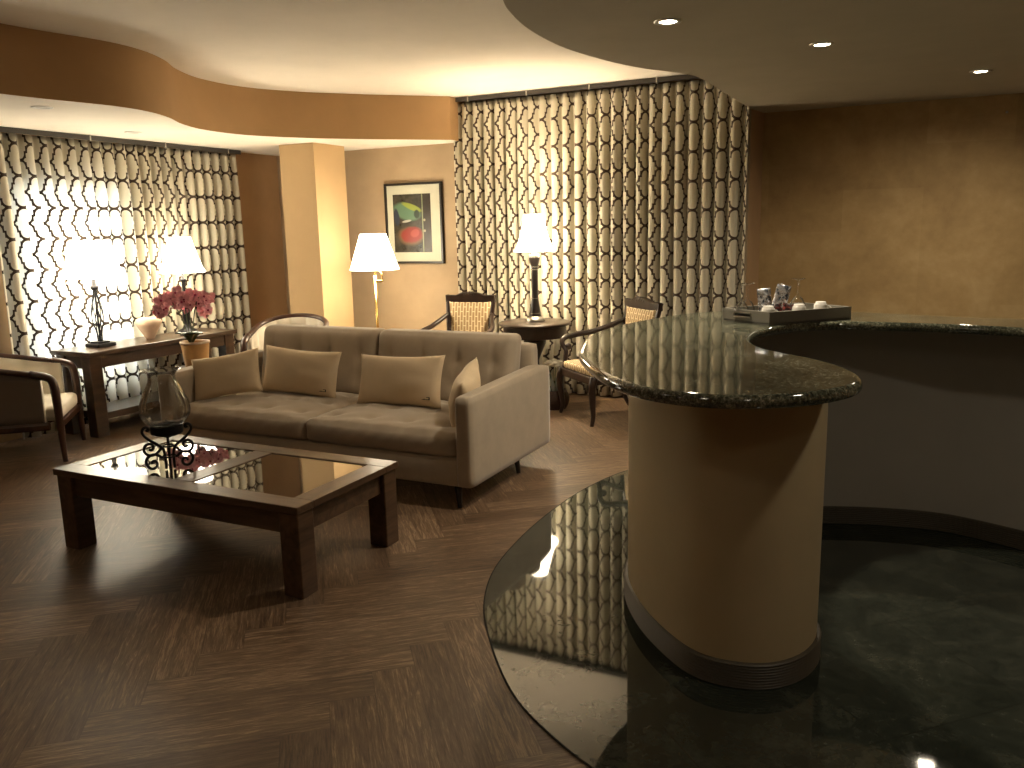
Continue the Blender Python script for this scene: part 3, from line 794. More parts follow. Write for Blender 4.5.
def shade_mesh(r0, r1, h, bell=0., seg=48, pleat=0):
    bm = bmesh.new(); pr = []
    for k in range(9):
        t = k/8; r = r0 + (r1-r0)*(t**(1-bell) if bell else t); pr.append((r, h*t))
    lathe(bm, pr + [(r-.003, z) for r, z in pr[::-1]], seg=seg, cap=False, flute=(lambda a, z: .012*abs(cos(pleat*a/2)) if pleat else 0) if pleat else None)
    # close the two rims
    return bm
def lampbulb(parent, z, r=.03): 
    bm = bmesh.new(); bmesh.ops.create_uvsphere(bm, u_segments=16, v_segments=10, radius=r); bmesh.ops.translate(bm, vec=(0, 0, z), verts=bm.verts)
    return obj('light_bulb', bm, 'bulb', parent, smooth=True)
def plight(loc, energy, col, size=.04, name='lamp_light'):
    l = bpy.data.lights.new(name, 'POINT'); l.energy = energy; l.color = col; l.shadow_soft_size = size
    o = bpy.data.objects.new(name, l); C.objects.link(o); o.location = loc; return o
WARM = (1., .79, .54)

# lamp left: wire cage base on a square foot
l1 = thing('table_lamp', 'lamp with black wire cage stem and square foot on the left end of the console', 'lamp', (-6.10, 4.66, .7005))
bm = bmesh.new(); box(bm, -.085, .085, -.085, .085, 0, .03, bev=.006); box(bm, -.055, .055, -.055, .055, .03, .045, bev=.004); obj('foot', bm, 'iron', l1)
bm = bmesh.new()
for k in range(8):
    a = 2*pi*k/8; tube(bm, [(r*cos(a+tw), r*sin(a+tw), z) for r, z, tw in ((.018,.045,0),(.022,.12,.2),(.045,.22,.5),(.040,.32,.8),(.018,.42,1.1),(.012,.47,1.3))], .0042, 6, smooth=4)
tube(bm, [(0,0,.04),(0,0,.50)], .008, 8)
obj('cage_stem', bm, 'iron', l1, smooth=True)
bm = bmesh.new(); lathe(bm, [(.010,.46),(.028,.475),(.034,.50),(.018,.505),(.016,.56),(.0,.57)], seg=20); obj('socket', bm, 'iron', l1, smooth=True)
bm = shade_mesh(.235, .135, .30, 0); bmesh.ops.translate(bm, vec=(0, 0, .57), verts=bm.verts); obj('lamp_shade', bm, 'shade_day', l1, smooth=True)
bm = bmesh.new(); tube(bm, [(.005,0,.50),(.005,0,.84),(0,0,.87)], .003, 6); tube(bm, [(-.133,0,.867),(.133,0,.867)], .002, 6); obj('harp', bm, 'steel', l1)
lampbulb(l1, .66)

# lamp behind the orchid
l2 = thing('table_lamp', 'table lamp with dark turned base behind the pink orchid on the console', 'lamp', (-6.10, 5.59, .7005))
bm = bmesh.new(); lathe(bm, [(.0,0),(.095,0),(.095,.015),(.08,.03),(.045,.045),(.03,.08),(.026,.11),(.036,.15),(.036,.22),(.022,.30),(.016,.40),(.018,.47),(.026,.49),(.026,.50),(.012,.505),(.012,.56),(.0,.565)], seg=28, cap=False); obj('lamp_base', bm, 'iron', l2, smooth=True)
bm = shade_mesh(.205, .098, .32, .25); bmesh.ops.translate(bm, vec=(0, 0, .56), verts=bm.verts); obj('lamp_shade', bm, 'shade_day', l2, smooth=True)
bm = bmesh.new(); tube(bm, [(.005,0,.5),(.005,0,.86),(0,0,.90)], .003, 6); tube(bm, [(-.097,0,.875),(.097,0,.875)], .002, 6); obj('harp', bm, 'steel', l2)
lampbulb(l2, .66)

vs_ = bmesh.new(); lathe(vs_, [(.0,0),(.045,0),(.052,.01),(.085,.07),(.125,.135),(.138,.17),(.128,.20),(.09,.215),(.06,.21),(.05,.19),(.03,.17),(.0,.165)], seg=32, cap=False)
o = obj('stone_vase', vs_, 'stone', smooth=True, loc=(-6.10, 5.16, .7005)); o.scale = (.80, .80, .88); tag(o, 'squat cream stone vase narrowing to its foot on the console between the lamps', 'vase')

# stand, planter and orchid between console and sofa
st = thing('plant_stand', 'small dark wooden stand under the tan orchid pot beside the sofa arm', 'plant stand', (-5.28, 4.90, 0))
bm = bmesh.new(); lathe(bm, [(.0,.515),(.13,.515),(.135,.525),(.13,.54),(.0,.54)], seg=28, cap=False); obj('stand_top', bm, 'mahogany', st, autos=40)
bm = bmesh.new(); lathe(bm, [(.03,.05),(.018,.15),(.022,.3),(.018,.45),(.03,.515)], seg=16); obj('stem', bm, 'mahogany', st, smooth=True)
for k in range(3):
    a = 2*pi*k/3+.4; obj('foot', nt([(.02*cos(a), .02*sin(a), .10), (.09*cos(a), .09*sin(a), .05), (.14*cos(a), .14*sin(a), .012)], .012, 8, smooth=3), 'mahogany', st, smooth=True)
pt = thing('flower_pot', 'tan tapered pot with pale rim holding the pink orchid', 'plant pot', (-5.28, 4.90, .541), .3)
bm = bmesh.new(); lathe(bm, [(.0,0),(.088,0),(.092,.01),(.112,.19),(.112,.195),(.102,.195),(.098,.17),(.0,.165)], seg=32, cap=False); obj('pot_body', bm, 'pot', pt, autos=40)
bm = bmesh.new(); lathe(bm, [(.108,.185),(.117,.188),(.117,.205),(.104,.207),(.100,.195)], seg=32, cap=False); obj('rim', bm, 'stone', pt, smooth=True)
orc = thing('orchid_plant', 'pink flowering orchid rising from the tan pot in front of the console', 'orchid', (-5.28, 4.865, .680), .3)
bm = bmesh.new(); rnd = random.Random(11)
def leaf(bm, base, dirv, ln, wd, droop):
    n = 8; prev = None
    side = Vector((-dirv.y, dirv.x, 0)).normalized()
    for i in range(n+1):
        t = i/n; p = Vector(base) + dirv*ln*t + Vector((0, 0, droop*t*(1-t)*2 - droop*.5*t*t)); w = wd*sin(pi*min(1, t*.92+.08))**.8
        row = [bm.verts.new(p + side*w), bm.verts.new(p + Vector((0, 0, -.008))), bm.verts.new(p - side*w)]
        if prev: bm.faces.new((prev[0], prev[1], row[1], row[0])); bm.faces.new((prev[1], prev[2], row[2], row[1]))
        prev = row
for k in range(7):
    a = 2*pi*k/7 + rnd.uniform(-.2, .2)
    lb = bmesh.new(); leaf(lb, (0, 0, .06), Vector((cos(a), sin(a), .95)).normalized(), rnd.uniform(.12, .17), .048, .05); obj('leaf', lb, 'leafdark', orc, smooth=True)
vx = Vector((cos(.53), sin(.53), 0))     # roughly across the view
spr = []
for k, (e, h, r) in enumerate(((-.15, .42, 0), (-.05, .46, .03), (.05, .44, -.03), (.13, .43, .0))):
    a = -.3
    d_ = Vector((.62, .78, 0))
    e = e - .02; pts = [(d_.x*e*.05, d_.y*e*.05, 0), (d_.x*e*.3, d_.y*e*.3, h*.55), (d_.x*e*.75 + r, d_.y*e*.75, h*.95), (d_.x*e*1.1 + r, d_.y*e*1.1, h*.93), (d_.x*e*1.3 + r, d_.y*e*1.3, h*.78)]
    sp_ = smooth_path(pts, 8); spr.append(sp_)
    obj('flower_stem', nt(sp_, .004, 6), 'stem', orc, smooth=True)
def flower():
    bm = bmesh.new()
    for k in range(5):
        a = 2*pi*k/5 + .3; ln = .036 if k % 2 else .030; wd = .017 if k in (1, 4) else .013
        c = Vector((cos(a), 0, sin(a))); s_ = Vector((-sin(a), 0, cos(a)))
        v0 = bm.verts.new((0, 0, 0)); ring = []
        for t, w in ((.35, .8), (.7, 1.), (1., .45)):
            ring.append((bm.verts.new(c*ln*t + s_*wd*w + Vector((0, -.006*t, 0))), bm.verts.new(c*ln*t*1.05 + Vector((0, .003, 0))), bm.verts.new(c*ln*t - s_*wd*w + Vector((0, -.006*t, 0)))))
        bm.faces.new((v0, ring[0][0], ring[0][1])); bm.faces.new((v0, ring[0][1], ring[0][2]))
        for r1_, r2_ in zip(ring, ring[1:]):
            bm.faces.new((r1_[0], r2_[0], r2_[1], r1_[1])); bm.faces.new((r1_[1], r2_[1], r2_[2], r1_[2]))
    return bm
fb = flower(); lb = bmesh.new(); bmesh.ops.create_uvsphere(lb, u_segments=8, v_segments=6, radius=.006)
f0 = None
for si, sp_ in enumerate(spr):
    n = len(sp_)
    for k in range(11):
        p = sp_[int(n*.50 + (n*.50-1)*k/10)]
        q = p + Vector((rnd.uniform(-.035, .035), rnd.uniform(-.035, .035), rnd.uniform(-.045, .035)))
        if f0 is None: fl_o = obj('flower', fb, 'petal', orc); lip = obj('flower_lip', lb, 'petalc', fl_o, smooth=True); lip.location = (0, -.008, -.003); f0 = fl_o
        else:
            fl_o = f0.copy(); C.objects.link(fl_o); fl_o.parent = orc
            g = f0.children[0].copy(); C.objects.link(g); g.parent = fl_o
        fl_o.location = q; fl_o.rotation_euler = (rnd.uniform(-.5, .3), rnd.uniform(-1.5, 1.5), rnd.uniform(-.2, 1.3)); s_ = rnd.uniform(1.25, 1.7); fl_o.scale = (s_, s_, s_)

# ------------------------------------------------------------------ barrel armchairs (front looks to local -Y)
def barrel(label, loc, rz, group):
    t = thing('barrel_armchair', label, 'armchair', loc, rz, group)
    w, fy = .33, -.32
    def plan(s, grow=0.):                  # s 0..1 along the horseshoe, front left -> back -> front right
        ww = w + grow
        Ls = .34; arc = pi*.33; tot = 2*Ls + arc; d = s*tot
        if d < Ls: return Vector((-ww, fy + d, 0))
        if d > Ls + arc: return Vector((ww, fy + (tot - d), 0))
        a = pi - (d-Ls)/arc*pi
        return Vector((ww*cos(a), fy + Ls + (.30+grow)*sin(a)**.85, 0))
    def railz(s): return .655 + .125*sin(pi*s)**1.6
    N = 48
    # rail with front posts
    pts = [(-w+.005, fy-.035, .0), (-w+.003, fy-.03, .20), (-w, fy-.028, .42), (-w, fy-.02, .57), (-w, fy+.01, .632)]
    core = [plan(s) + Vector((0, 0, railz(s))) for s in [.07 + .86*k/N for k in range(N+1)]]
    right = [Vector((-p[0], p[1], p[2])) for p in pts[::-1]]
    bm = bmesh.new(); tube(bm, core, 1., 8, flat=(.026, .021), up=(0, 0, 1))
    obj('top_rail', bm, 'redwood', t, smooth=True)
    for sg in (-1, 1):
        c = core[0] if sg < 0 else core[-1]
        pp = [Vector((sg*abs(p[0]), p[1], p[2])) for p in pts] + [c]
        bm = bmesh.new(); tube(bm, smooth_path(pp, 5), lambda q: .6+.4*min(1, q*2.2), 8, flat=(.028, .030), up=(1, 0, 0)); obj('front_leg', bm, 'redwood', t, smooth=True)
    # upholstered shell with channels
    bm = bmesh.new(); M_ = 96; rows = []
    ss = [.035 + .93*k/M_ for k in range(M_+1)]
    for side in (0, 1):
        for kz in range(7):
            v_ = kz/6; row = []
            for s in ss:
                z = .30 + (railz(s) - .012 - .30)*v_
                if side == 0:
                    ch_ = abs(sin(pi*s*11)); p = plan(s, -.022 - .016*ch_ - .012*sin(pi*v_))
                else: p = plan(s, .010)
                row.append(bm.verts.new((p.x, p.y, z)))
            rows.append(row)
    inner, outr = rows[:7], rows[7:]
    for G in (inner, outr):
        for a, b in zip(G, G[1:]):
            for i in range(M_): bm.faces.new((a[i], a[i+1], b[i+1], b[i]))
    for a, b in ((inner[0], outr[0]), (inner[-1], outr[-1])):
        for i in range(M_): bm.faces.new((a[i], a[i+1], b[i+1], b[i]))
    for i in (0, M_):
        for k in range(6): bm.faces.new((inner[k][i], inner[k+1][i], outr[k+1][i], outr[k][i]))
    no = len(outr[0])*0
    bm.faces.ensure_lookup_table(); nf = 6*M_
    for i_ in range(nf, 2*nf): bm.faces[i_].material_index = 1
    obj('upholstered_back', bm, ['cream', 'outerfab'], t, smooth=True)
    # seat
    def fn(p, q):
        u, v_, tt = q
        if tt > .5: p.z += .022*(1-u*u)*(1-v_*v_)
        if p.y > 0: p.x *= 1 - .45*(p.y/.30)**2
        return p
    bm = gridbox(.585, .60, .11, 20, 20, 5, .035, fn); bmesh.ops.translate(bm, vec=(0, -.055, .30), verts=bm.verts); obj('seat_cushion', bm, 'cream', t, smooth=True)
    core2 = [plan(s, .002) + Vector((0, 0, .275)) for s in [.02 + .96*k/40 for k in range(41)]]
    bm = bmesh.new(); tube(bm, core2, 1., 8, flat=(.028, .03), up=(0, 0, 1)); box(bm, -w+.01, w-.01, fy-.04, fy-.005, .25, .30, bev=.006); obj('seat_rail', bm, 'redwood', t, smooth=False)
    for sg in (-1, 1):
        obj('rear_leg', nt([(sg*.235, .24, .27), (sg*.245, .262, .12), (sg*.262, .30, .0)], lambda q: 1-.35*q, 8, flat=(.02, .022), up=(1, 0, 0)), 'redwood', t, smooth=True)
    return t
ang1 = atan2(.677, .735)   # facing direction of the front chair
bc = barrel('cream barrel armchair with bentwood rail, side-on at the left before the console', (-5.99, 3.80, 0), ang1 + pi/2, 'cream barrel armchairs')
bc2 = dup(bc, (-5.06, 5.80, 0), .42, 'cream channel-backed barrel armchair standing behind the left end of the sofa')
bc.scale = (1.03, 1.03, .98); bc2.scale = (.96, .96, 1.07)

# ------------------------------------------------------------------ open armchairs with fretwork upholstery (front looks to local -Y)
def openchair(label, loc, rz, group):
    t = thing('open_armchair', label, 'armchair', loc, rz, group)
    def fn(p, q):
        if q[2] > .5: p.z += .03*(1-q[0]**2)*(1-q[1]**2)
        p.x *= 1 - .10*(p.y+.26)/.52
        return p
    bm = gridbox(.54, .52, .07, 14, 14, 4, .028, fn); bmesh.ops.translate(bm, vec=(0, 0, .395), verts=bm.verts); obj('seat', bm, 'fret', t, smooth=True)
    bm = bmesh.new()
    tmp = bmesh.new(); box(tmp, -.285, .285, -.275, -.235, .335, .40, bev=.006); join(bm, tmp)
    tmp = bmesh.new(); box(tmp, -.245, .245, .235, .27, .335, .40, bev=.006); join(bm, tmp)
    for sg in (-1, 1): tube(bm, [(sg*.272, -.25, .3675), (sg*.24, .25, .3675)], 1., 8, flat=(.018, .032), up=(0, 0, 1))
    obj('seat_frame', bm, 'mahogany', t)
    for sg in (-1, 1):
        obj('front_leg', nt([(sg*.272, -.25, .40), (sg*.285, -.275, .32), (sg*.278, -.268, .18), (sg*.27, -.258, .08), (sg*.28, -.275, .0)], lambda q: (1.25-.75*q)*(1+.0*q), 8, flat=(.026, .026), up=(1, 0, 0), smooth=5), 'mahogany', t, smooth=True)
        obj('rear_leg', nt([(sg*.235, .25, .40), (sg*.238, .262, .25), (sg*.245, .30, .10), (sg*.25, .345, .0)], lambda q: 1.1-.45*q, 8, flat=(.022, .026), up=(1, 0, 0), smooth=5), 'mahogany', t, smooth=True)
        obj('back_post', nt([(sg*.235, .25, .39), (sg*.225, .262, .55), (sg*.235, .29, .75), (sg*.25, .325, .93), (sg*.255, .335, .965)], lambda q: 1.1-.25*q, 8, flat=(.02, .024), up=(1, 0, 0), smooth=5), 'mahogany', t, smooth=True)
        a = [(sg*.235, .285, .79), (sg*.275, .20, .745), (sg*.33, .06, .69), (sg*.355, -.10, .665), (sg*.350, -.20, .645), (sg*.325, -.232, .60), (sg*.292, -.215, .545), (sg*.285, -.225, .47), (sg*.278, -.24, .39)]
        obj('arm', nt(a, lambda q: 1.05 + .25*sin(pi*min(1, q*1.4)), 8, flat=(.018, .017), up=(1, .2, 0.1), smooth=5), 'mahogany', t, smooth=True)
        bm = bmesh.new(); bmesh.ops.create_uvsphere(bm, u_segments=12, v_segments=8, radius=.03); bmesh.ops.scale(bm, vec=(.75, 1, 1), verts=bm.verts); bmesh.ops.translate(bm, vec=(sg*.298, -.19, .575), verts=bm.verts); obj('arm_scroll', bm, 'mahogany', t, smooth=True)
    # crest rail: raised shaped centre
    bm = bmesh.new(); n = 24; A_, B_ = [], []
    for k in range(n+1):
        u = 2*k/n-1; x = .268*u; top = .965 + .035*max(0, 1-(u/.55)**2)**.8 + .004*abs(u); bot = .900; yy = .322 - .012*(1-u*u)
        A_.append([bm.verts.new((x, yy+o_, zz)) for o_, zz in ((-.016, bot), (-.02, top-.008), (-.010, top), (.014, top), (.018, bot))])
    for a, b in zip(A_, A_[1:]):
        for i in range(5): bm.faces.new((a[i], b[i], b[(i+1)%5], a[(i+1)%5]))
    bm.faces.new(A_[0]); bm.faces.new(A_[-1][::-1]); obj('crest_rail', bm, 'mahogany', t, autos=45)
    bm = bmesh.new()
    for k in range(5):
        tmp = bmesh.new(); bmesh.ops.create_uvsphere(tmp, u_segments=10, v_segments=6, radius=.014 if k != 2 else .02)
        join(bm, tmp, Matrix.Translation(((k-2)*.028, .295, .985 - abs(k-2)*.008)) @ Matrix.Diagonal((1, .5, 1, 1)))
    obj('carved_crest', bm, 'mahogany', t, smooth=True)
    # wedge-shaped upholstered panel
    bm = bmesh.new(); n, m_ = 12, 14; g = {}
    for s in (-1, 1):
        for i in range(n+1):
            for j in range(m_+1):
                u, v_ = 2*i/n-1, j/m_; hw = .185 + .04*v_; z = .485 + .425*v_; yc = .262 + .052*v_
                puff = .02*(1-u**4)*(1-(2*v_-1)**4)
                g[s, i, j] = bm.verts.new((hw*u, yc + s*(.012 + puff*(1 if s < 0 else .3)), z))
    for s in (-1, 1):
        for i in range(n):
            for j in range(m_): bm.faces.new((g[s,i,j], g[s,i+1,j], g[s,i+1,j+1], g[s,i,j+1]))
    for i in range(n):
        for j in (0, m_): bm.faces.new((g[-1,i,j], g[-1,i+1,j], g[1,i+1,j], g[1,i,j]))
    for j in range(m_):
        for i in (0, n): bm.faces.new((g[-1,i,j], g[-1,i,j+1], g[1,i,j+1], g[1,i,j]))
    obj('back_panel', bm, 'fret', t, smooth=True)
    obj('lower_rail', nb(-.225, .225, .245, .275, .455, .49, bev=.005), 'mahogany', t)
    return t
oc = openchair('dark carved armchair with fretwork back beside the bar, right of the round table', (-2.32, 6.56, 0), atan2(-.74, -.67) + pi/2, 'carved open armchairs'); oc.scale = (1.06, 1.08, 1.0)
oc2 = dup(oc, (-3.80, 6.66, 0), .12, 'dark carved armchair with fretwork back behind the sofa, left of the round table'); oc2.scale = (.94, .95, 1.01)

# ------------------------------------------------------------------ round table with lamp, basket
rt = thing('round_table', 'round dark pedestal side table with polished top before the back curtain', 'side table', (-3.12, 6.86, 0))
bm = bmesh.new(); lathe(bm, [(.0,.722),(.315,.722),(.33,.730),(.335,.74),(.33,.748),(.322,.752),(.0,.752)], seg=48, cap=False); obj('tabletop', bm, 'mahogany', rt, autos=35)
bm = bmesh.new(); lathe(bm, [(.0,.722),(.29,.722),(.29,.62),(.28,.615),(.0,.615)], seg=48, cap=False); obj('apron', bm, 'mahogany', rt, autos=35)
bm = bmesh.new(); lathe(bm, [(.11,.615),(.10,.55),(.06,.46),(.035,.40),(.04,.34),(.07,.28),(.075,.20),(.05,.13),(.09,.10)], seg=28); obj('pedestal', bm, 'mahogany', rt, smooth=True)
for k in range(4):
    a = pi/4 + k*pi/2 + 1.1; obj('foot', nt([(.04*cos(a), .04*sin(a), .13), (.15*cos(a), .15*sin(a), .09), (.25*cos(a), .25*sin(a), .022)], 1., 8, flat=(.022, .02), smooth=4), 'mahogany', rt, smooth=True)
l3 = thing('table_lamp', 'table lamp with black column stem, silver rings and white bell shade on the round table', 'lamp', (-3.13, 6.90, .7525))
bm = bmesh.new(); lathe(bm, [(.0,0),(.088,0),(.09,.012),(.082,.028),(.058,.040),(.05,.05),(.0,.05)], seg=32, cap=False); obj('foot', bm, 'blackwhite', l3, autos=40)
bm = bmesh.new(); lathe(bm, [(.0,.05),(.055,.05),(.052,.08),(.042,.14),(.034,.19),(.031,.21),(.031,.47),(.033,.49),(.045,.55),(.052,.58),(.0,.58)], seg=32, cap=False); obj('column', bm, 'blackleg', l3, autos=40)
bm = bmesh.new()
for z, r in ((.075, .055), (.21, .035), (.47, .035), (.495, .037)): lathe(bm, [(r-.006, z-.006), (r, z-.004), (r, z+.004), (r-.006, z+.006)], seg=32)
lathe(bm, [(.045,.58),(.05,.59),(.05,.605),(.02,.61),(.012,.62),(.012,.66),(.0,.66)], seg=24, cap=False)
obj('ring', bm, 'blackwhite', l3, autos=40)
bm = shade_mesh(.185, .083, .325, .35, pleat=0); bmesh.ops.translate(bm, vec=(0, 0, .635), verts=bm.verts); obj('lamp_shade', bm, 'shade', l3, smooth=True)
bm = bmesh.new(); tube(bm, [(.004,0,.6),(.004,0,.95),(0,0,.99)], .003, 6); tube(bm, [(-.083,0,.955),(.083,0,.955)], .002, 6); lathe(bm, [(.0,.985),(.009,.99),(.004,1.0),(.008,1.01),(.0,1.02)], seg=12, cap=False); obj('finial', bm, 'brass', l3)
lampbulb(l3, .84, .022)
bk = thing('basket', 'dark round wicker basket with silvery leaves on the floor under the round table', 'basket', (-2.86, 6.70, 0), 0)
def wv(a, z): return .02*cos(20*a + (pi if int(z*60) % 2 else 0))
bm = bmesh.new(); lathe(bm, [(.0,.0),(.10,.0)] + [(.10+.03*sin(pi*k/12), .0+.17*k/12+.002) for k in range(13)] + [(.09,.165),(.085,.12),(.0,.12)], seg=48, cap=False, flute=wv); obj('basket_body', bm, 'wicker', bk, smooth=True)
for k in range(8):
    a = k*.8; lb = bmesh.new(); leaf(lb, (.03*cos(a), .03*sin(a), .13), Vector((.35*cos(a), .35*sin(a), 1)).normalized(), .19+.03*(k % 3), .017, .0); obj('leaf', lb, 'silverleaf', bk, smooth=True)
for k in range(4):
    a = .5 + k*1.6; px_, py_ = .05*cos(a), .05*sin(a)
    obj('stem', nt([(px_*.3, py_*.3, .12), (px_, py_, .38)], .003, 6), 'stem', bk)
    bm = bmesh.new()
    for q in range(7):
        tmp = bmesh.new(); bmesh.ops.create_uvsphere(tmp, u_segments=10, v_segments=6, radius=.026)
        join(bm, tmp, Matrix.Translation((px_ + .024*cos(q), py_ + .024*sin(q), .395 + .012*(q % 3))) @ Matrix.Diagonal((1, 1, .6, 1)))
    obj('blossom', bm, 'cream', bk, smooth=True)

# ------------------------------------------------------------------ brass floor lamp
fl_ = thing('floor_lamp', 'brass floor lamp with white conical shade standing behind the sofa', 'lamp', (-4.67, 6.60, 0), .25)
bm = bmesh.new(); lathe(bm, [(.0,0),(.14,0),(.14,.012),(.12,.022),(.04,.032),(.02,.06),(.0,.06)], seg=36, cap=False); obj('foot', bm, 'brass', fl_, autos=40)
bm = bmesh.new(); tube(bm, [(0,0,.05),(0,0,1.18)], .013, 14); lathe(bm, [(.013,.62),(.02,.625),(.02,.65),(.013,.655)], seg=16); obj('pole', bm, 'brass', fl_, smooth=True)
bm = bmesh.new(); box(bm, -.012, .075, -.010, .010, 1.115, 1.135, bev=.003); tube(bm, [(.068,0,1.12),(.068,0,1.19),(.03,0,1.23),(0,0,1.24)], .006, 8, smooth=3); tube(bm, [(0,0,1.18),(0,0,1.27)], .010, 10); obj('swing_arm', bm, 'brass', fl_, smooth=False)
bm = shade_mesh(.232, .122, .335); bmesh.ops.translate(bm, vec=(0, 0, 1.235), verts=bm.verts); obj('lamp_shade', bm, 'shade', fl_, smooth=True)
bm = bmesh.new(); tube(bm, [(.004,0,1.25),(.004,0,1.56)], .003, 6); tube(bm, [(-.12,0,1.555),(.12,0,1.555)], .002, 6); tube(bm, [(0,-.12,1.555),(0,.12,1.555)], .002, 6); obj('harp', bm, 'brass', fl_)
lampbulb(fl_, 1.46)

# ------------------------------------------------------------------ framed picture
pc = thing('framed_picture', 'black framed abstract print with wide ivory mat on the wall above the floor lamp', 'picture', (-4.72, YB, 1.665))
fw, fh = .345, .41
bm = bmesh.new()
for a in ((-fw, fw, fh-.022, fh), (-fw, fw, -fh, -fh+.022), (-fw, -fw+.022, -fh+.022, fh-.022), (fw-.022, fw, -fh+.022, fh-.022)): box(bm, a[0], a[1], -.04, -.002, a[2], a[3], bev=.002)
obj('frame', bm, 'frame', pc)
obj('mat_board', nb(-fw+.02, fw-.02, -.018, -.012, -fh+.02, fh-.02), 'mat', pc)
m = Mat('abstract_print', rough=.25)
x, y, z = m.xyz()
nz = m.noise(m.coord(), 9, 4, .6)
def ell(cx, cz, rx, rz, rot=0., soft=.25):
    cx, cz, rx, rz = cx*1.27 - .02, cz*1.1, rx*1.27, rz*1.1; dx = x - cx; dz = z - cz; c_, s_ = cos(rot), sin(rot)
    a = (dx*c_ + dz*s_)/rx; b = (dz*c_ - dx*s_)/rz
    d = (a*a + b*b).sqrt() + (nz - .5)*.35
    return ((d.rsub(1.))/soft).max(0.).min(1.)
col = m.ramp(nz, [(.35, (.02, .022, .02)), (.65, (.09, .085, .07))])
col = m.mix(ell(-.05, .11, .15, .085, -.25), col, (.15, .30, .2))
col = m.mix(ell(.0, .15, .11, .03, -.35), col, (.36, .46, .08))
col = m.mix(ell(-.15, .06, .03, .09, .1), col, (.03, .05, .10))
col = m.mix(ell(.045, .085, .03, .045), col, (.04, .07, .05))
col = m.mix(ell(-.055, .022, .05, .012, .15), col, (.6, .62, .58))
col = m.mix(ell(-.02, -.115, .14, .095, .0), col, (.22, .13, .07))
col = m.mix(ell(-.01, -.105, .115, .085, .1), col, (.38, .045, .04))
col = m.mix(ell(.02, -.09, .05, .04, .3), col, (.55, .10, .08))
bar_ = (x - .105).abs().lt(.006); col = m.mix(bar_*.8, col, (.45, .52, .3))
strip = (x - .16).abs().lt(.045); col = m.mix(strip*.85, col, (.05, .035, .025))
col = m.mix(ell(.115, .03, .012, .014), col, (.5, .45, .3)); col = m.mix(ell(.115, -.07, .012, .014), col, (.5, .45, .3))
m.set(Base_Color=m.mix(1., col, (.52, .52, .5), 'MULTIPLY')); M['print'] = m
obj('print', nb(-.25, .205, -.021, -.018, -.295, .297), 'print', pc)

# ------------------------------------------------------------------ recessed downlights
def downlight(label, loc, lit, group):
    t = thing('downlight', label, 'ceiling light', loc, 0, group)
    bm = bmesh.new(); lathe(bm, [(.040,-.001),(.043,-.006),(.060,-.007),(.066,-.004),(.066,.0)], seg=32, cap=False); obj('trim_ring', bm, 'plastic' if not lit else 'steel', t, smooth=True)
    bm = bmesh.new(); lathe(bm, [(.0,-.003),(.040,-.003),(.041,-.001)], seg=32, cap=False); obj('lens', bm, 'bulb' if lit else 'bulboff', t)
    return t
dl = downlight('lit recessed ceiling downlight over the bar, nearest the main ceiling edge', (-1.132, 4.061, ZB-.0005), True, 'lit downlights over the bar')
dup(dl, (-.543, 5.008, ZB-.0005), 0, 'lit recessed ceiling downlight over the bar, middle of the three')
dup(dl, (.289, 6.474, ZB-.0005), 0, 'lit recessed ceiling downlight over the bar, nearest the gold wall')
def sp(loc, e, ang=1.9, col=WARM, name='ceiling_spot', soft=.04):
    l = bpy.data.lights.new(name, 'SPOT'); l.energy = e; l.color = col; l.spot_size = ang; l.spot_blend = 1.; l.shadow_soft_size = soft
    o = bpy.data.objects.new(name, l); C.objects.link(o); o.location = loc; return o
k_ = 0
for x_, y_ in ((-3.2, .6), (-3.2, -1.2), (-1.0, .2), (1.2, .2)):      # unseen fittings added as low fill light behind the camera
    dup(dl, (x_, y_, ZM-.0005), 0, 'added fill downlight in the main ceiling, unseen behind the camera', 'added fill downlights behind the camera'); sp((x_, y_, ZM-.02), 4.3, 2.8, (1., .85, .64), 'ceiling_spot', .15)
for x_, y_ in ((-1.132, 4.061), (-.543, 5.008), (.289, 6.474)): sp((x_, y_, ZB-.02), 26., 3.0, (1., .85, .64))
def atzc(u, v, z):
    d = rr*((u-512)/F) + dd*((v-384)/F) + f; t = (z-H)/d.z; return (d.x*t, d.y*t)
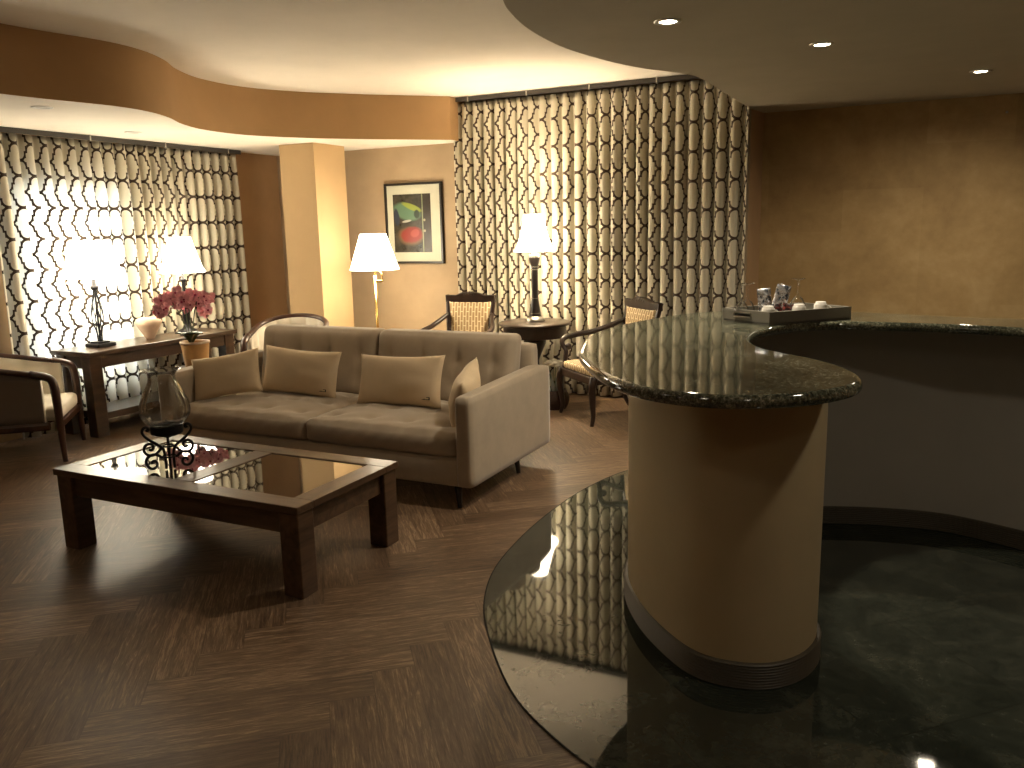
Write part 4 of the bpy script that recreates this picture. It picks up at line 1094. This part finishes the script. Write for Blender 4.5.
q = atzc(42, 107, ZS); d2 = downlight('unlit recessed downlight in the low ceiling at the far left', (q[0], q[1], ZS-.0005), False, 'unlit downlights over the left window')
q = atzc(133, 132, ZS); dup(d2, (q[0], q[1], ZS-.0005), 0, 'unlit recessed downlight in the low ceiling near the curved ochre band')
dup(dl, (.75, 2.7, ZB-.0005), 0, 'lit recessed ceiling downlight over the bar, out of view above the bar opening', 'lit downlights over the bar')
sp((.75, 2.7, ZB-.02), 10., 2.4, (1., .87, .68), 'ceiling_spot', .08)
# steel bead added for a small light reflection on the gold wall
d = rr*((1007-512)/F) + dd*((112-384)/F) + f; t = (YT-.01)/d.y
bm = bmesh.new(); bmesh.ops.create_uvsphere(bm, u_segments=12, v_segments=8, radius=.010); o = obj('wall_glint', bm, 'steel', smooth=True, loc=(d.x*t, YT-.006, H+d.z*t)); tag(o, 'tiny steel bead added as a light reflection high on the gold wall at the right', 'glint')

# ------------------------------------------------------------------ light
plight((-3.13, 6.90, .7525+.87), 25, WARM, .03)
plight((-4.67, 6.60, 1.46), 32, WARM, .03)
plight((-6.10, 5.59, .70+.66), 11, (1., .76, .48), .03)
plight((-6.10, 4.66, .70+.66), 6, (1., .8, .55), .03)
for o in [o for o in C.objects if o.name.startswith('light_bulb')]: o.visible_shadow = True
w = bpy.data.worlds.new('daylight'); bpy.context.scene.world = w; w.use_nodes = True
w.node_tree.nodes['Background'].inputs[0].default_value = (.75, .86, 1., 1); w.node_tree.nodes['Background'].inputs[1].default_value = 6.
l = bpy.data.lights.new('window_daylight', 'AREA'); l.shape = 'RECTANGLE'; l.size = 1.6; l.size_y = .95; l.energy = 95; l.color = (.85, .93, 1.)
o = bpy.data.objects.new('window_daylight', l); C.objects.link(o); o.location = (XL-.35, 4.79, 1.2); o.rotation_euler = (0, -pi/2, 0)

sc = bpy.context.scene
sc.view_settings.view_transform = 'Standard'; sc.view_settings.look = 'None'; sc.view_settings.gamma = 1; sc.view_settings.use_curve_mapping = False
sc.view_settings.exposure = 1.9
